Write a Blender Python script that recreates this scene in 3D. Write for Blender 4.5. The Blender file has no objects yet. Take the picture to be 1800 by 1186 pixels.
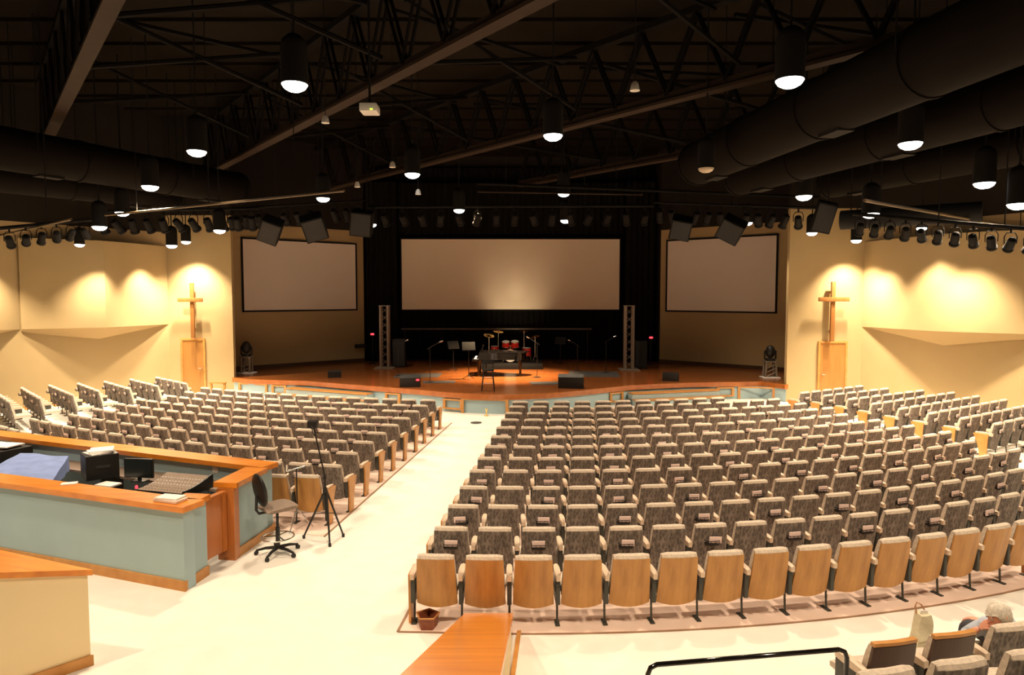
import bpy, bmesh, math, random
from math import sin, cos, pi, radians, sqrt, atan2, hypot
from mathutils import Vector, Matrix, Euler

random.seed(7)
SC = bpy.context.scene
COL = SC.collection
W, H, F = 1800, 1186, 1200.0
CAM_Z = 3.8
PITCH = math.atan(74.0 / F)

# ---------------------------------------------------------------- camera
cam_d = bpy.data.cameras.new('camera')
cam = bpy.data.objects.new('camera', cam_d)
COL.objects.link(cam)
cam.location = (0, 0, CAM_Z)
cam.rotation_euler = (pi / 2 - PITCH, 0, 0)
cam_d.sensor_fit = 'HORIZONTAL'
cam_d.sensor_width = 36.0
cam_d.lens = 36.0 * F / W
cam_d.clip_start = 0.05
cam_d.clip_end = 200
SC.camera = cam

CP, SP = cos(PITCH), sin(PITCH)


def ray(x, y):
    u, v = (x - W / 2) / F, (y - H / 2) / F
    return Vector((u, CP - v * SP, -(SP + v * CP)))


def U(x, y, z):
    """point at height z seen at photo pixel x, y"""
    d = ray(x, y)
    t = (z - CAM_Z) / d.z
    return Vector((0, 0, CAM_Z)) + d * t


def D(x, y, Y):
    """point at distance Y seen at photo pixel x, y"""
    d = ray(x, y)
    return Vector((0, 0, CAM_Z)) + d * (Y / d.y)


# ---------------------------------------------------------------- materials
def nt(name):
    m = bpy.data.materials.new(name)
    m.use_nodes = True
    t = m.node_tree
    return m, t, t.nodes['Principled BSDF']


def plain(name, col, rough=0.6, metal=0.0, spec=0.5, noise=0.0, nscale=8.0, emit=None, estr=0.0, bump=0.0, bscale=60.0):
    m, t, b = nt(name)
    b.inputs['Base Color'].default_value = (*col, 1)
    b.inputs['Roughness'].default_value = rough
    b.inputs['Metallic'].default_value = metal
    b.inputs['Specular IOR Level'].default_value = spec
    tc = None
    if noise > 0 or bump > 0:
        tc = t.nodes.new('ShaderNodeTexCoord')
    if noise > 0:
        n = t.nodes.new('ShaderNodeTexNoise')
        n.inputs['Scale'].default_value = nscale
        n.inputs['Detail'].default_value = 4
        t.links.new(tc.outputs['Object'], n.inputs['Vector'])
        r = t.nodes.new('ShaderNodeValToRGB')
        r.color_ramp.elements[0].position = 0.3
        r.color_ramp.elements[1].position = 0.7
        r.color_ramp.elements[0].color = (*[c * (1 - noise) for c in col], 1)
        r.color_ramp.elements[1].color = (*[min(1, c * (1 + noise)) for c in col], 1)
        t.links.new(n.outputs['Fac'], r.inputs['Fac'])
        t.links.new(r.outputs['Color'], b.inputs['Base Color'])
    if bump > 0:
        n2 = t.nodes.new('ShaderNodeTexNoise')
        n2.inputs['Scale'].default_value = bscale
        t.links.new(tc.outputs['Object'], n2.inputs['Vector'])
        bp = t.nodes.new('ShaderNodeBump')
        bp.inputs['Strength'].default_value = bump
        bp.inputs['Distance'].default_value = 0.01
        t.links.new(n2.outputs['Fac'], bp.inputs['Height'])
        t.links.new(bp.outputs['Normal'], b.inputs['Normal'])
    if emit:
        b.inputs['Emission Color'].default_value = (*emit, 1)
        b.inputs['Emission Strength'].default_value = estr
    return m


def wood(name, c1, c2, rough=0.4, scale=(3, 3, 14), dist=3.0, wscale=1.5, coat=0.0, mix=0.9):
    m, t, b = nt(name)
    tc = t.nodes.new('ShaderNodeTexCoord')
    mp = t.nodes.new('ShaderNodeMapping')
    mp.inputs['Scale'].default_value = scale
    t.links.new(tc.outputs['Object'], mp.inputs['Vector'])
    w = t.nodes.new('ShaderNodeTexWave')
    w.inputs['Scale'].default_value = wscale
    w.inputs['Distortion'].default_value = dist
    w.inputs['Detail'].default_value = 3
    w.inputs['Detail Scale'].default_value = 1.5
    t.links.new(mp.outputs['Vector'], w.inputs['Vector'])
    n = t.nodes.new('ShaderNodeTexNoise')
    n.inputs['Scale'].default_value = 1.2
    n.inputs['Detail'].default_value = 5
    t.links.new(mp.outputs['Vector'], n.inputs['Vector'])
    mx = t.nodes.new('ShaderNodeMix')
    mx.data_type = 'FLOAT'
    mx.inputs[0].default_value = mix
    t.links.new(w.outputs['Fac'], mx.inputs[2])
    t.links.new(n.outputs['Fac'], mx.inputs[3])
    r = t.nodes.new('ShaderNodeValToRGB')
    r.color_ramp.elements[0].position = 0.25
    r.color_ramp.elements[1].position = 0.7
    r.color_ramp.elements[0].color = (*c1, 1)
    r.color_ramp.elements[1].color = (*c2, 1)
    t.links.new(mx.outputs[0], r.inputs['Fac'])
    t.links.new(r.outputs['Color'], b.inputs['Base Color'])
    b.inputs['Roughness'].default_value = rough
    b.inputs['Coat Weight'].default_value = coat
    b.inputs['Coat Roughness'].default_value = 0.15
    return m


def planks(name, c1, c2, cm, rough, sx, sy):
    """strip flooring"""
    m, t, b = nt(name)
    tc = t.nodes.new('ShaderNodeTexCoord')
    mp = t.nodes.new('ShaderNodeMapping')
    mp.inputs['Rotation'].default_value = (0, 0, 0)
    t.links.new(tc.outputs['Object'], mp.inputs['Vector'])
    br = t.nodes.new('ShaderNodeTexBrick')
    br.inputs['Scale'].default_value = 1.0
    br.inputs['Brick Width'].default_value = sx
    br.inputs['Row Height'].default_value = sy
    br.inputs['Mortar Size'].default_value = 0.004
    br.inputs['Color1'].default_value = (*c1, 1)
    br.inputs['Color2'].default_value = (*c2, 1)
    br.inputs['Mortar'].default_value = (*cm, 1)
    t.links.new(mp.outputs['Vector'], br.inputs['Vector'])
    n = t.nodes.new('ShaderNodeTexNoise')
    n.inputs['Scale'].default_value = 2.5
    n.inputs['Detail'].default_value = 6
    t.links.new(tc.outputs['Object'], n.inputs['Vector'])
    mx = t.nodes.new('ShaderNodeMix')
    mx.data_type = 'RGBA'
    mx.blend_type = 'MULTIPLY'
    mx.inputs[0].default_value = 0.5
    t.links.new(br.outputs['Color'], mx.inputs[6])
    t.links.new(n.outputs['Fac'], mx.inputs[7])
    t.links.new(mx.outputs[2], b.inputs['Base Color'])
    b.inputs['Roughness'].default_value = rough
    return m


def weave(name, c1, c2, c3, scale=34.0):
    """patterned upholstery: diagonal flecks"""
    m, t, b = nt(name)
    tc = t.nodes.new('ShaderNodeTexCoord')
    mp = t.nodes.new('ShaderNodeMapping')
    mp.inputs['Rotation'].default_value = (0, radians(38), 0)
    mp.inputs['Scale'].default_value = (1, 1, 0.45)
    t.links.new(tc.outputs['Object'], mp.inputs['Vector'])
    v = t.nodes.new('ShaderNodeTexVoronoi')
    v.inputs['Scale'].default_value = scale
    t.links.new(mp.outputs['Vector'], v.inputs['Vector'])
    n = t.nodes.new('ShaderNodeTexNoise')
    n.inputs['Scale'].default_value = 9
    n.inputs['Detail'].default_value = 3
    t.links.new(mp.outputs['Vector'], n.inputs['Vector'])
    mx = t.nodes.new('ShaderNodeMix')
    mx.data_type = 'FLOAT'
    mx.inputs[0].default_value = 0.45
    t.links.new(v.outputs['Distance'], mx.inputs[2])
    t.links.new(n.outputs['Fac'], mx.inputs[3])
    r = t.nodes.new('ShaderNodeValToRGB')
    r.color_ramp.elements[0].position = 0.25
    r.color_ramp.elements[0].color = (*c1, 1)
    r.color_ramp.elements[1].position = 0.72
    r.color_ramp.elements[1].color = (*c3, 1)
    e = r.color_ramp.elements.new(0.48)
    e.color = (*c2, 1)
    t.links.new(mx.outputs[0], r.inputs['Fac'])
    t.links.new(r.outputs['Color'], b.inputs['Base Color'])
    b.inputs['Roughness'].default_value = 0.9
    b.inputs['Specular IOR Level'].default_value = 0.15
    return m


M = {}
M['carpet'] = plain('cream_carpet', (0.80, 0.77, 0.71), 0.95, spec=0.1, noise=0.04, nscale=3, bump=0.25, bscale=220)
M['seatfloor'] = plain('peach_floor', (0.90, 0.70, 0.60), 0.7, spec=0.2, noise=0.05, nscale=2)
M['edge'] = plain('floor_edge_brown', (0.33, 0.19, 0.11), 0.6)
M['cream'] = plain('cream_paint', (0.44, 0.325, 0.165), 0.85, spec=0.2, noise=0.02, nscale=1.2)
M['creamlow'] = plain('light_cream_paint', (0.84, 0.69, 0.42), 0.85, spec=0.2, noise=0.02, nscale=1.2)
M['blackpaint'] = plain('black_paint', (0.018, 0.014, 0.010), 0.9, spec=0.2)
M['ceil'] = plain('dark_ceiling_deck', (0.0095, 0.0065, 0.0038), 0.9, spec=0.1, noise=0.2, nscale=0.8)
M['steel'] = plain('dark_steel', (0.005, 0.004, 0.003), 0.8, spec=0.12)
M['beam'] = plain('brown_beam', (0.032, 0.020, 0.0125), 0.75, spec=0.2, noise=0.12, nscale=3)
M['duct'] = plain('dark_duct', (0.0075, 0.0055, 0.004), 0.85, spec=0.08, noise=0.1, nscale=2)
M['pipe'] = plain('tan_pipe', (0.12, 0.08, 0.042), 0.5, metal=0.2)
M['black'] = plain('black_plastic', (0.012, 0.011, 0.010), 0.45, spec=0.4)
M['blackmat'] = plain('black_matt', (0.009, 0.008, 0.007), 0.8, spec=0.2)
M['gloss'] = plain('black_lacquer', (0.006, 0.005, 0.005), 0.08, spec=0.6)
M['chrome'] = plain('chrome', (0.75, 0.72, 0.68), 0.18, metal=1.0)
M['brass'] = plain('brass', (0.75, 0.52, 0.2), 0.25, metal=1.0)
M['alu'] = plain('pale_aluminium', (0.24, 0.19, 0.145), 0.45, metal=0.2)
M['teal'] = plain('teal_paint', (0.36, 0.49, 0.53), 0.8, spec=0.25, noise=0.03, nscale=2)
M['oak'] = wood('oak_board', (0.35, 0.155, 0.04), (0.56, 0.285, 0.08), 0.42, (9, 9, 1.2), 4.0, 1.6)
M['cap'] = wood('orange_oak_cap', (0.58, 0.165, 0.013), (0.80, 0.28, 0.026), 0.3, (0.7, 7, 7), 3.0, 1.2, coat=0.3, mix=0.97)
M['oaktrim'] = wood('oak_trim', (0.45, 0.19, 0.04), (0.60, 0.29, 0.08), 0.4, (1.5, 5, 5), 3.0, 1.3)
M['gate'] = wood('red_oak_gate', (0.36, 0.10, 0.02), (0.50, 0.17, 0.035), 0.35, (5, 5, 0.8), 3.0, 1.4, coat=0.2)
M['door'] = wood('pale_door', (0.33, 0.145, 0.035), (0.42, 0.20, 0.05), 0.4, (7, 7, 0.7), 2.0, 1.3)
M['armoak'] = plain('pale_armrest', (0.66, 0.51, 0.38), 0.5, noise=0.08, nscale=14)
M['shell'] = weave('grey_patterned_fabric', (0.085, 0.071, 0.062), (0.165, 0.14, 0.122), (0.28, 0.24, 0.21))
M['cushion'] = plain('light_grey_fabric', (0.58, 0.49, 0.40), 0.95, spec=0.1, noise=0.16, nscale=30)
M['leg'] = plain('dark_green_steel', (0.05, 0.05, 0.042), 0.5, spec=0.4)
M['card'] = plain('pinkish_card', (0.78, 0.60, 0.55), 0.8)
M['stage'] = planks('stage_wood', (0.30, 0.088, 0.02), (0.36, 0.115, 0.03), (0.10, 0.03, 0.01), 0.22, 1.6, 0.075)
M['rim'] = wood('stage_rim_wood', (0.33, 0.085, 0.014), (0.45, 0.14, 0.025), 0.25, (1, 6, 6), 2.0, 1.2, coat=0.4)
M['stagebase'] = plain('dark_brown_base', (0.07, 0.03, 0.012), 0.5)
M['screen'] = plain('projection_screen', (0.82, 0.73, 0.65), 0.9, spec=0.1)
M['screenmain'] = plain('main_screen', (0.90, 0.78, 0.62), 0.85, spec=0.15)
M['curtain'] = plain('black_velvet', (0.010, 0.009, 0.007), 0.95, spec=0.1, noise=0.2, nscale=4)
M['lens'] = plain('lit_lens', (0.9, 0.9, 0.9), 0.4, emit=(1.0, 0.96, 0.88), estr=9.0)
M['lensoff'] = plain('unlit_lens', (0.55, 0.45, 0.32), 0.3)
M['white'] = plain('white_plastic', (0.72, 0.70, 0.66), 0.5)
M['paper'] = plain('white_paper', (0.82, 0.78, 0.74), 0.9, noise=0.04, nscale=20)
M['papercream'] = plain('cream_paper', (0.75, 0.6, 0.5), 0.9, noise=0.06, nscale=20)
M['blue'] = plain('blue_cloth', (0.20, 0.27, 0.52), 0.9, spec=0.15, noise=0.12, nscale=5)
M['red'] = plain('red_drum_lacquer', (0.5, 0.02, 0.02), 0.15)
M['drumhead'] = plain('drum_head', (0.8, 0.76, 0.7), 0.5)
M['redled'] = plain('red_led', (0.2, 0.0, 0.0), 0.4, emit=(1.0, 0.02, 0.03), estr=6.0)
M['greenled'] = plain('yellow_green_led', (0.2, 0.3, 0.0), 0.4, emit=(0.6, 0.9, 0.05), estr=3.0)
M['dkfloor'] = plain('grey_mat', (0.05, 0.045, 0.042), 0.8)
M['basket'] = wood('basket_brown', (0.16, 0.04, 0.015), (0.28, 0.08, 0.03), 0.5, (20, 20, 40), 1.0, 2.0)
M['stoolgrey'] = plain('brown_grey_upholstery', (0.24, 0.18, 0.14), 0.9, noise=0.1, nscale=20)
M['screenblack'] = plain('dark_display', (0.008, 0.012, 0.012), 0.2)
M['skin'] = plain('ruddy_skin', (0.72, 0.33, 0.22), 0.55)
M['hair'] = plain('white_grey_hair', (0.62, 0.56, 0.48), 0.8, noise=0.25, nscale=40)
M['shirt'] = plain('pale_blue_shirt', (0.45, 0.50, 0.60), 0.9, noise=0.05, nscale=12)
M['trouser'] = plain('dark_trousers', (0.05, 0.05, 0.06), 0.9)
M['eye'] = plain('eye_white', (0.8, 0.78, 0.75), 0.3)
M['iris'] = plain('dark_iris', (0.03, 0.03, 0.04), 0.3)
M['lips'] = plain('lip_skin', (0.55, 0.2, 0.16), 0.5)
M['bag'] = plain('beige_canvas', (0.62, 0.55, 0.38), 0.9, noise=0.08, nscale=15)
M['strap'] = plain('tan_leather', (0.42, 0.2, 0.1), 0.6)
M['shadeback'] = wood('shaded_wood_back', (0.045, 0.018, 0.008), (0.075, 0.03, 0.013), 0.5, (5, 5, 1.1), 4.0, 1.6)  # wood backs standing in shadow; the shade is put into the colour
M['crosswood'] = wood('cross_wood', (0.26, 0.10, 0.022), (0.36, 0.155, 0.038), 0.45, (6, 6, 1.2), 3.0, 1.3)
M['rubber'] = plain('rubber', (0.02, 0.02, 0.02), 0.8)


# ---------------------------------------------------------------- mesh builder
class MB:
    def __init__(self):
        self.v, self.f, self.mi, self.mats = [], [], [], []
        self.smooth = []

    def m(self, mat):
        if mat not in self.mats:
            self.mats.append(mat)
        return self.mats.index(mat)

    def add(self, vs, fs, mat, smooth=False):
        o = len(self.v)
        self.v += [tuple(p) for p in vs]
        k = self.m(mat)
        for f in fs:
            self.f.append(tuple(i + o for i in f))
            self.mi.append(k)
            self.smooth.append(smooth)
        return self

    def box(self, a, b, mat, bev=0.0, rot=None, org=None):
        """axis aligned box a..b with chamfered vertical+horizontal edges if bev"""
        bm = bmesh.new()
        bmesh.ops.create_cube(bm, size=1.0)
        s = Vector((abs(b[0] - a[0]), abs(b[1] - a[1]), abs(b[2] - a[2])))
        c = (Vector(a) + Vector(b)) / 2
        for v in bm.verts:
            v.co = Vector((v.co.x * s.x, v.co.y * s.y, v.co.z * s.z))
        if bev > 0:
            bmesh.ops.bevel(bm, geom=bm.edges[:], offset=min(bev, min(s) * 0.45), segments=2, profile=0.6, affect='EDGES')
        if rot is not None:
            bmesh.ops.rotate(bm, verts=bm.verts, cent=(0, 0, 0), matrix=Euler(rot).to_matrix())
        vs = [v.co + c for v in bm.verts]
        bm.verts.index_update()
        fs = [[v.index for v in f.verts] for f in bm.faces]
        bm.free()
        return self.add(vs, fs, mat, bev > 0)

    def cyl(self, p, q, r, mat, r2=None, n=14, cap=True):
        p, q = Vector(p), Vector(q)
        r2 = r if r2 is None else r2
        d = (q - p).normalized()
        a = d.orthogonal().normalized()
        b = d.cross(a)
        vs = []
        for c, rr in ((p, r), (q, r2)):
            for i in range(n):
                t = 2 * pi * i / n
                vs.append(c + (a * cos(t) + b * sin(t)) * rr)
        fs = [(i, (i + 1) % n, n + (i + 1) % n, n + i) for i in range(n)]
        self.add(vs, fs, mat, True)
        if cap:
            self.add(vs, [tuple(range(n - 1, -1, -1)), tuple(range(n, 2 * n))], mat)
        return self

    def tube(self, pts, r, mat, n=8, closed=False):
        pts = [Vector(p) for p in pts]
        N = len(pts)
        vs = []
        rr = r if isinstance(r, (list, tuple)) else [r] * N
        ref = None
        for i, p in enumerate(pts):
            if closed:
                t = (pts[(i + 1) % N] - pts[i - 1]).normalized()
            else:
                t = (pts[min(i + 1, N - 1)] - pts[max(i - 1, 0)]).normalized()
            if ref is None:
                ref = t.orthogonal().normalized()
            a = (ref - t * ref.dot(t))
            a = a.normalized() if a.length > 1e-5 else t.orthogonal().normalized()
            ref = a
            b = t.cross(a)
            for k in range(n):
                th = 2 * pi * k / n
                vs.append(p + (a * cos(th) + b * sin(th)) * rr[i])
        fs = []
        for i in range(N if closed else N - 1):
            j = (i + 1) % N
            for k in range(n):
                fs.append((i * n + k, i * n + (k + 1) % n, j * n + (k + 1) % n, j * n + k))
        self.add(vs, fs, mat, True)
        if not closed:
            self.add(vs, [tuple(range(n - 1, -1, -1)), tuple(range((N - 1) * n, N * n))], mat)
        return self

    def lathe(self, prof, org, mat, n=20, axis='Z', cap=True):
        """prof: list of (r, h)"""
        org = Vector(org)
        vs = []
        for r, h in prof:
            for i in range(n):
                t = 2 * pi * i / n
                vs.append(org + Vector((r * cos(t), r * sin(t), h)))
        fs = []
        for j in range(len(prof) - 1):
            for i in range(n):
                fs.append((j * n + i, j * n + (i + 1) % n, (j + 1) * n + (i + 1) % n, (j + 1) * n + i))
        self.add(vs, fs, mat, True)
        if cap:
            if prof[0][0] > 1e-4:
                self.add(vs, [tuple(range(n - 1, -1, -1))], mat)
            if prof[-1][0] > 1e-4:
                self.add(vs, [tuple(range((len(prof) - 1) * n, len(prof) * n))], mat)
        return self

    def prism(self, poly, z0, z1, mat, mat_side=None, z1f=None):
        """vertical prism on a plan polygon (counter clockwise)"""
        n = len(poly)
        lo = [Vector((p[0], p[1], z0)) for p in poly]
        hi = [Vector((p[0], p[1], z1 if z1f is None else z1f(p))) for p in poly]
        vs = lo + hi
        self.add(vs, [tuple(range(n, 2 * n))], mat)
        self.add(vs, [tuple(range(n - 1, -1, -1))], mat_side or mat)
        self.add(vs, [(i, (i + 1) % n, n + (i + 1) % n, n + i) for i in range(n)], mat_side or mat)
        return self

    def ell(self, c, r, mat, n=14, k=9, rot=None):
        c = Vector(c)
        R = Euler(rot).to_matrix() if rot is not None else None
        vs, fs = [], []
        for j in range(k + 1):
            ph = -pi / 2 + pi * j / k
            for i in range(n):
                t = 2 * pi * i / n
                p = Vector((cos(ph) * cos(t) * r[0], cos(ph) * sin(t) * r[1], sin(ph) * r[2]))
                vs.append(c + (R @ p if R else p))
        for j in range(k):
            for i in range(n):
                fs.append((j * n + i, j * n + (i + 1) % n, (j + 1) * n + (i + 1) % n, (j + 1) * n + i))
        return self.add(vs, fs, mat, True)

    def slab(self, front, back, nu, nv, mat, mat_back=None, mat_edge=None):
        """closed slab between two surfaces given as functions of u in -1..1, v in 0..1"""
        g = []
        for fn in (front, back):
            for j in range(nv + 1):
                for i in range(nu + 1):
                    g.append(Vector(fn(-1 + 2 * i / nu, j / nv)))
        K = (nu + 1) * (nv + 1)

        def q(s, i, j):
            return s * K + j * (nu + 1) + i
        f1, f2, f3 = [], [], []
        for j in range(nv):
            for i in range(nu):
                f1.append((q(0, i, j), q(0, i, j + 1), q(0, i + 1, j + 1), q(0, i + 1, j)))
                f2.append((q(1, i, j), q(1, i + 1, j), q(1, i + 1, j + 1), q(1, i, j + 1)))
        for i in range(nu):
            f3.append((q(0, i, 0), q(0, i + 1, 0), q(1, i + 1, 0), q(1, i, 0)))
            f3.append((q(0, i, nv), q(1, i, nv), q(1, i + 1, nv), q(0, i + 1, nv)))
        for j in range(nv):
            f3.append((q(0, 0, j), q(1, 0, j), q(1, 0, j + 1), q(0, 0, j + 1)))
            f3.append((q(0, nu, j), q(0, nu, j + 1), q(1, nu, j + 1), q(1, nu, j)))
        self.add(g, f1, mat, True)
        self.add(g, f2, mat_back or mat, True)
        self.add(g, f3, mat_edge or mat, True)
        return self

    def mesh(self, name, weld=True):
        me = bpy.data.meshes.new(name)
        me.from_pydata(self.v, [], self.f)
        for mt in self.mats:
            me.materials.append(M[mt])
        me.polygons.foreach_set('material_index', self.mi)
        me.polygons.foreach_set('use_smooth', self.smooth)
        me.validate()
        if weld:
            bm = bmesh.new()
            bm.from_mesh(me)
            bmesh.ops.remove_doubles(bm, verts=bm.verts, dist=1e-5)
            bmesh.ops.recalc_face_normals(bm, faces=bm.faces)
            bm.to_mesh(me)
            bm.free()
        try:
            me.set_sharp_from_angle(angle=radians(38))
        except Exception:
            pass
        me.update()
        return me

    def build(self, name, parent=None, loc=None, rotz=0.0):
        return link(name, self.mesh(name), parent, loc, rotz)


def link(name, me, parent=None, loc=None, rotz=0.0):
    o = bpy.data.objects.new(name, me)
    COL.objects.link(o)
    if parent is not None:
        o.parent = parent
    if loc is not None:
        o.location = loc
    if rotz:
        o.rotation_euler = (0, 0, rotz)
    return o


USED = {}


def tag(o, label, cat, group=None, kind=None):
    nw = len(label.split())
    assert 4 <= nw <= 16, (nw, label)
    if label in USED and not group:
        raise ValueError('label twice: ' + label)
    USED[label] = 1
    o['label'] = label
    o['category'] = cat
    if group:
        o['group'] = group
    if kind:
        o['kind'] = kind
    return o


def thing(name, label, cat, loc=(0, 0, 0), rotz=0.0, group=None):
    o = bpy.data.objects.new(name, None)
    o.empty_display_size = 0.2
    COL.objects.link(o)
    o.location = loc
    o.rotation_euler = (0, 0, rotz)
    return tag(o, label, cat, group)


def struct(name, mb, label=None, parent=None):
    o = mb.build(name, parent)
    if parent is None:
        o['kind'] = 'structure'
        if label:
            o['label'] = label
    return o


def copy_tree(root, loc, rotz=None):
    """copy of a thing with copies of its parts and sub-parts (mesh data shared)"""
    r = root.copy()
    COL.objects.link(r)
    r.location = loc
    if rotz is not None:
        r.rotation_euler = (0, 0, rotz)
    for ch in list(root.children):
        c = ch.copy()
        COL.objects.link(c)
        c.parent = r
        for g in list(ch.children):
            d = g.copy()
            COL.objects.link(d)
            d.parent = c
    return r


def relabel(o, label, group=None):
    assert 4 <= len(label.split()) <= 16, label
    assert label not in USED or group, label
    USED[label] = 1
    o['label'] = label
    if group:
        o['group'] = group


ORD = ['zeroth', 'first', 'second', 'third', 'fourth', 'fifth', 'sixth', 'seventh', 'eighth', 'ninth', 'tenth', 'eleventh', 'twelfth',
       'thirteenth', 'fourteenth', 'fifteenth', 'sixteenth', 'seventeenth', 'eighteenth', 'nineteenth', 'twentieth', 'twenty-first',
       'twenty-second', 'twenty-third', 'twenty-fourth']

# ================================================================ THE ROOM
ST = 0.62                                   # stage height
YL, YR = 26.3, 24.2                         # the two walls with a cross
AL = D(295, 520, YL)
BL = D(408, 520, YL)
AR = D(1517, 520, YR)
BR = D(1386, 520, YR)
WL2 = Vector((-16.5, 21.97, 0))
WR2 = Vector((14.88, 19.92, 0))
dL = Vector((WL2.x - AL.x, WL2.y - AL.y, 0)).normalized()
dR = Vector((WR2.x - AR.x, WR2.y - AR.y, 0)).normalized()
nL = Vector((-dL.y, dL.x, 0))
nR = Vector((dR.y, -dR.x, 0))
P1, P2, P3, P4 = U(409, 651, ST), U(641, 635, ST), U(1159, 637, ST), U(1386, 653, ST)
CEIL = 10.6
BLACK_FROM = 6.85


def wall_mb(p, q, out, mats, th=0.2, z0=0.0):
    """upright wall from p to q, thickened away from the room along out; mats: [(z_top, material)]"""
    mb = MB()
    out = Vector((out[0], out[1], 0)).normalized() * th
    z = z0
    for zt, mt in mats:
        a, b = Vector((p[0], p[1], 0)), Vector((q[0], q[1], 0))
        poly = [a, b, b + out, a + out]
        vs = [Vector((c.x, c.y, z)) for c in poly] + [Vector((c.x, c.y, zt)) for c in poly]
        mb.add(vs, [(0, 1, 5, 4), (1, 2, 6, 5), (2, 3, 7, 6), (3, 0, 4, 7), (4, 5, 6, 7), (3, 2, 1, 0)], mt)
        z = zt
    return mb


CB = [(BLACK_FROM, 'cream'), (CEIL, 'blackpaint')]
fl = MB()
fl.box((-26, -6, -0.3), (24, 40, 0.0), 'carpet')
struct('floor', fl, 'pale cream carpet of the aisles')
ce = MB()
ce.box((-26, -6, CEIL), (24, 40, CEIL + 0.2), 'ceil')
# shallow ribs of the metal deck
for i in range(24):
    y = -2 + i * 1.6
    ce.box((-22, y, CEIL - 0.09), (20, y + 0.12, CEIL), 'ceil')
struct('ceiling', ce, 'dark brown metal roof deck above the trusses')

struct('wall_left_cross', wall_mb((AL.x - 0.1, YL), (BL.x, YL), (0, 1), CB), 'cream wall with the door and cross')
struct('wall_right_cross', wall_mb((BR.x, YR), (AR.x + 0.1, YR), (0, 1), CB), 'cream wall with the other door and cross')
struct('wall_left_return', wall_mb((BL.x, YL + 0.2), (P1.x - 0.05, P1.y + 0.1), (-1, 0.1), CB))
struct('wall_right_return', wall_mb((BR.x, YR + 0.2), (P4.x + 0.05, P4.y + 0.1), (1, 0.1), CB))
nSL = Vector((-(P2.y - P1.y), P2.x - P1.x, 0)).normalized()
nSR = Vector((-(P4.y - P3.y), P4.x - P3.x, 0)).normalized()
struct('wall_left_screen', wall_mb(P1, P2, nSL, CB))
struct('wall_right_screen', wall_mb(P3, P4, nSR, CB))
struct('wall_front', wall_mb((P2.x - 0.3, 34.0), (P3.x + 0.3, 34.0), (0, 1), [(CEIL, 'blackpaint')]))
struct('wall_front_return_a', wall_mb((P2.x, P2.y), (P2.x, 34.0), (-1, 0), [(CEIL, 'blackpaint')]))
struct('wall_front_return_b', wall_mb((P3.x, P3.y), (P3.x, 34.0), (1, 0), [(CEIL, 'blackpaint')]))
WL3, WR3 = Vector((-19.5, 14, 0)), Vector((17.8, 12, 0))
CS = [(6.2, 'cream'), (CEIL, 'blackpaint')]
struct('wall_left', wall_mb(AL, WL2 + dL * 0.6, -nL, CS))
struct('wall_right', wall_mb(AR, WR2 + dR * 0.6, -nR, CS))
WL2e, WR2e = WL2 + dL * 0.6, WR2 + dR * 0.6
struct('wall_left_rear', wall_mb(WL2e, WL3, (-1, 0.2), CB))
struct('wall_right_rear', wall_mb(WR2e, WR3, (1, 0.2), CB))
struct('wall_left_end', wall_mb(WL3, (-19.5, -5), (-1, 0), CB))
struct('wall_right_end', wall_mb(WR3, (17.8, -5), (1, 0), CB))
struct('wall_back', wall_mb((-19.7, -5), (18, -5), (0, -1), CB))

# upper wall panels that swell out as shallow wedges with an inverted pyramid below
def wedge(A, d, n, pts, name, label):
    """pts: dict of (s along wall, n out of wall, z)"""
    def P(s, o, z):
        v = Vector((A.x, A.y, 0)) + d * s + n * o
        return Vector((v.x, v.y, z))
    zt, zb = 5.68, 2.69
    a, b, c, e, p = pts['a'], pts['b'], pts['c'], pts['e'], pts['p']
    mb = MB()
    g = 0.012
    At, Ab = P(a, g, zt), P(a, g, zb)
    Bt, Bb = P(b[0], b[1], zt), P(b[0], b[1], zb)
    Et, Eb = P(e, 0.09, zt), P(e, 0.09, zb)
    fr = (c - b[0]) / (e - b[0])
    Cb = P(c, b[1] + (0.09 - b[1]) * fr, zb)
    Ct = P(c, b[1] + (0.09 - b[1]) * fr, zt)
    Pt = P(p[0], g, p[1])
    C2 = P(c + 0.35, g, zb - 0.22)
    E2 = P(e, g, zb - 0.08)
    W0t, W0b = P(a, g, zt), P(a, g, zb)
    Wet = P(e, g, zt)
    mb.add([At, Ab, Bb, Bt], [(0, 1, 2, 3)], 'cream')
    mb.add([Bt, Bb, Cb, Ct], [(0, 1, 2, 3)], 'cream')
    mb.add([Ct, Cb, Eb, Et], [(0, 1, 2, 3)], 'cream')
    mb.add([Ab, Pt, Bb], [(0, 1, 2)], 'cream')
    mb.add([Bb, Pt, Cb], [(0, 1, 2)], 'cream')
    mb.add([Cb, Pt, C2], [(0, 1, 2)], 'cream')
    mb.add([Cb, C2, E2, Eb], [(0, 1, 2, 3)], 'cream')
    mb.add([At, Bt, Ct, Et, Wet], [(0, 1, 2, 3, 4)], 'cream')
    mb.add([Et, Eb, E2, Wet], [(0, 1, 2, 3)], 'cream')
    mb.add([W0t, W0b, Pt, C2, E2, Wet], [(0, 1, 2, 3, 4, 5)], 'cream')
    return struct(name, mb, label)


wedge(AL, dL, nL, dict(a=0.02, b=(2.6, 0.9), c=3.75, e=4.85, p=(2.5, 2.25)), 'wall_left_panel_a', 'folded cream wall panel over an inverted pyramid')
wedge(AL, dL, nL, dict(a=4.87, b=(7.4, 0.9), c=8.2, e=8.9, p=(7.2, 2.25)), 'wall_left_panel_b', 'next folded cream wall panel')
wedge(AR, dR, nR, dict(a=0.02, b=(3.05, 0.9), c=4.25, e=5.9, p=(2.8, 2.2)), 'wall_right_panel_a', 'folded cream wall panel over an inverted pyramid')

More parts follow.
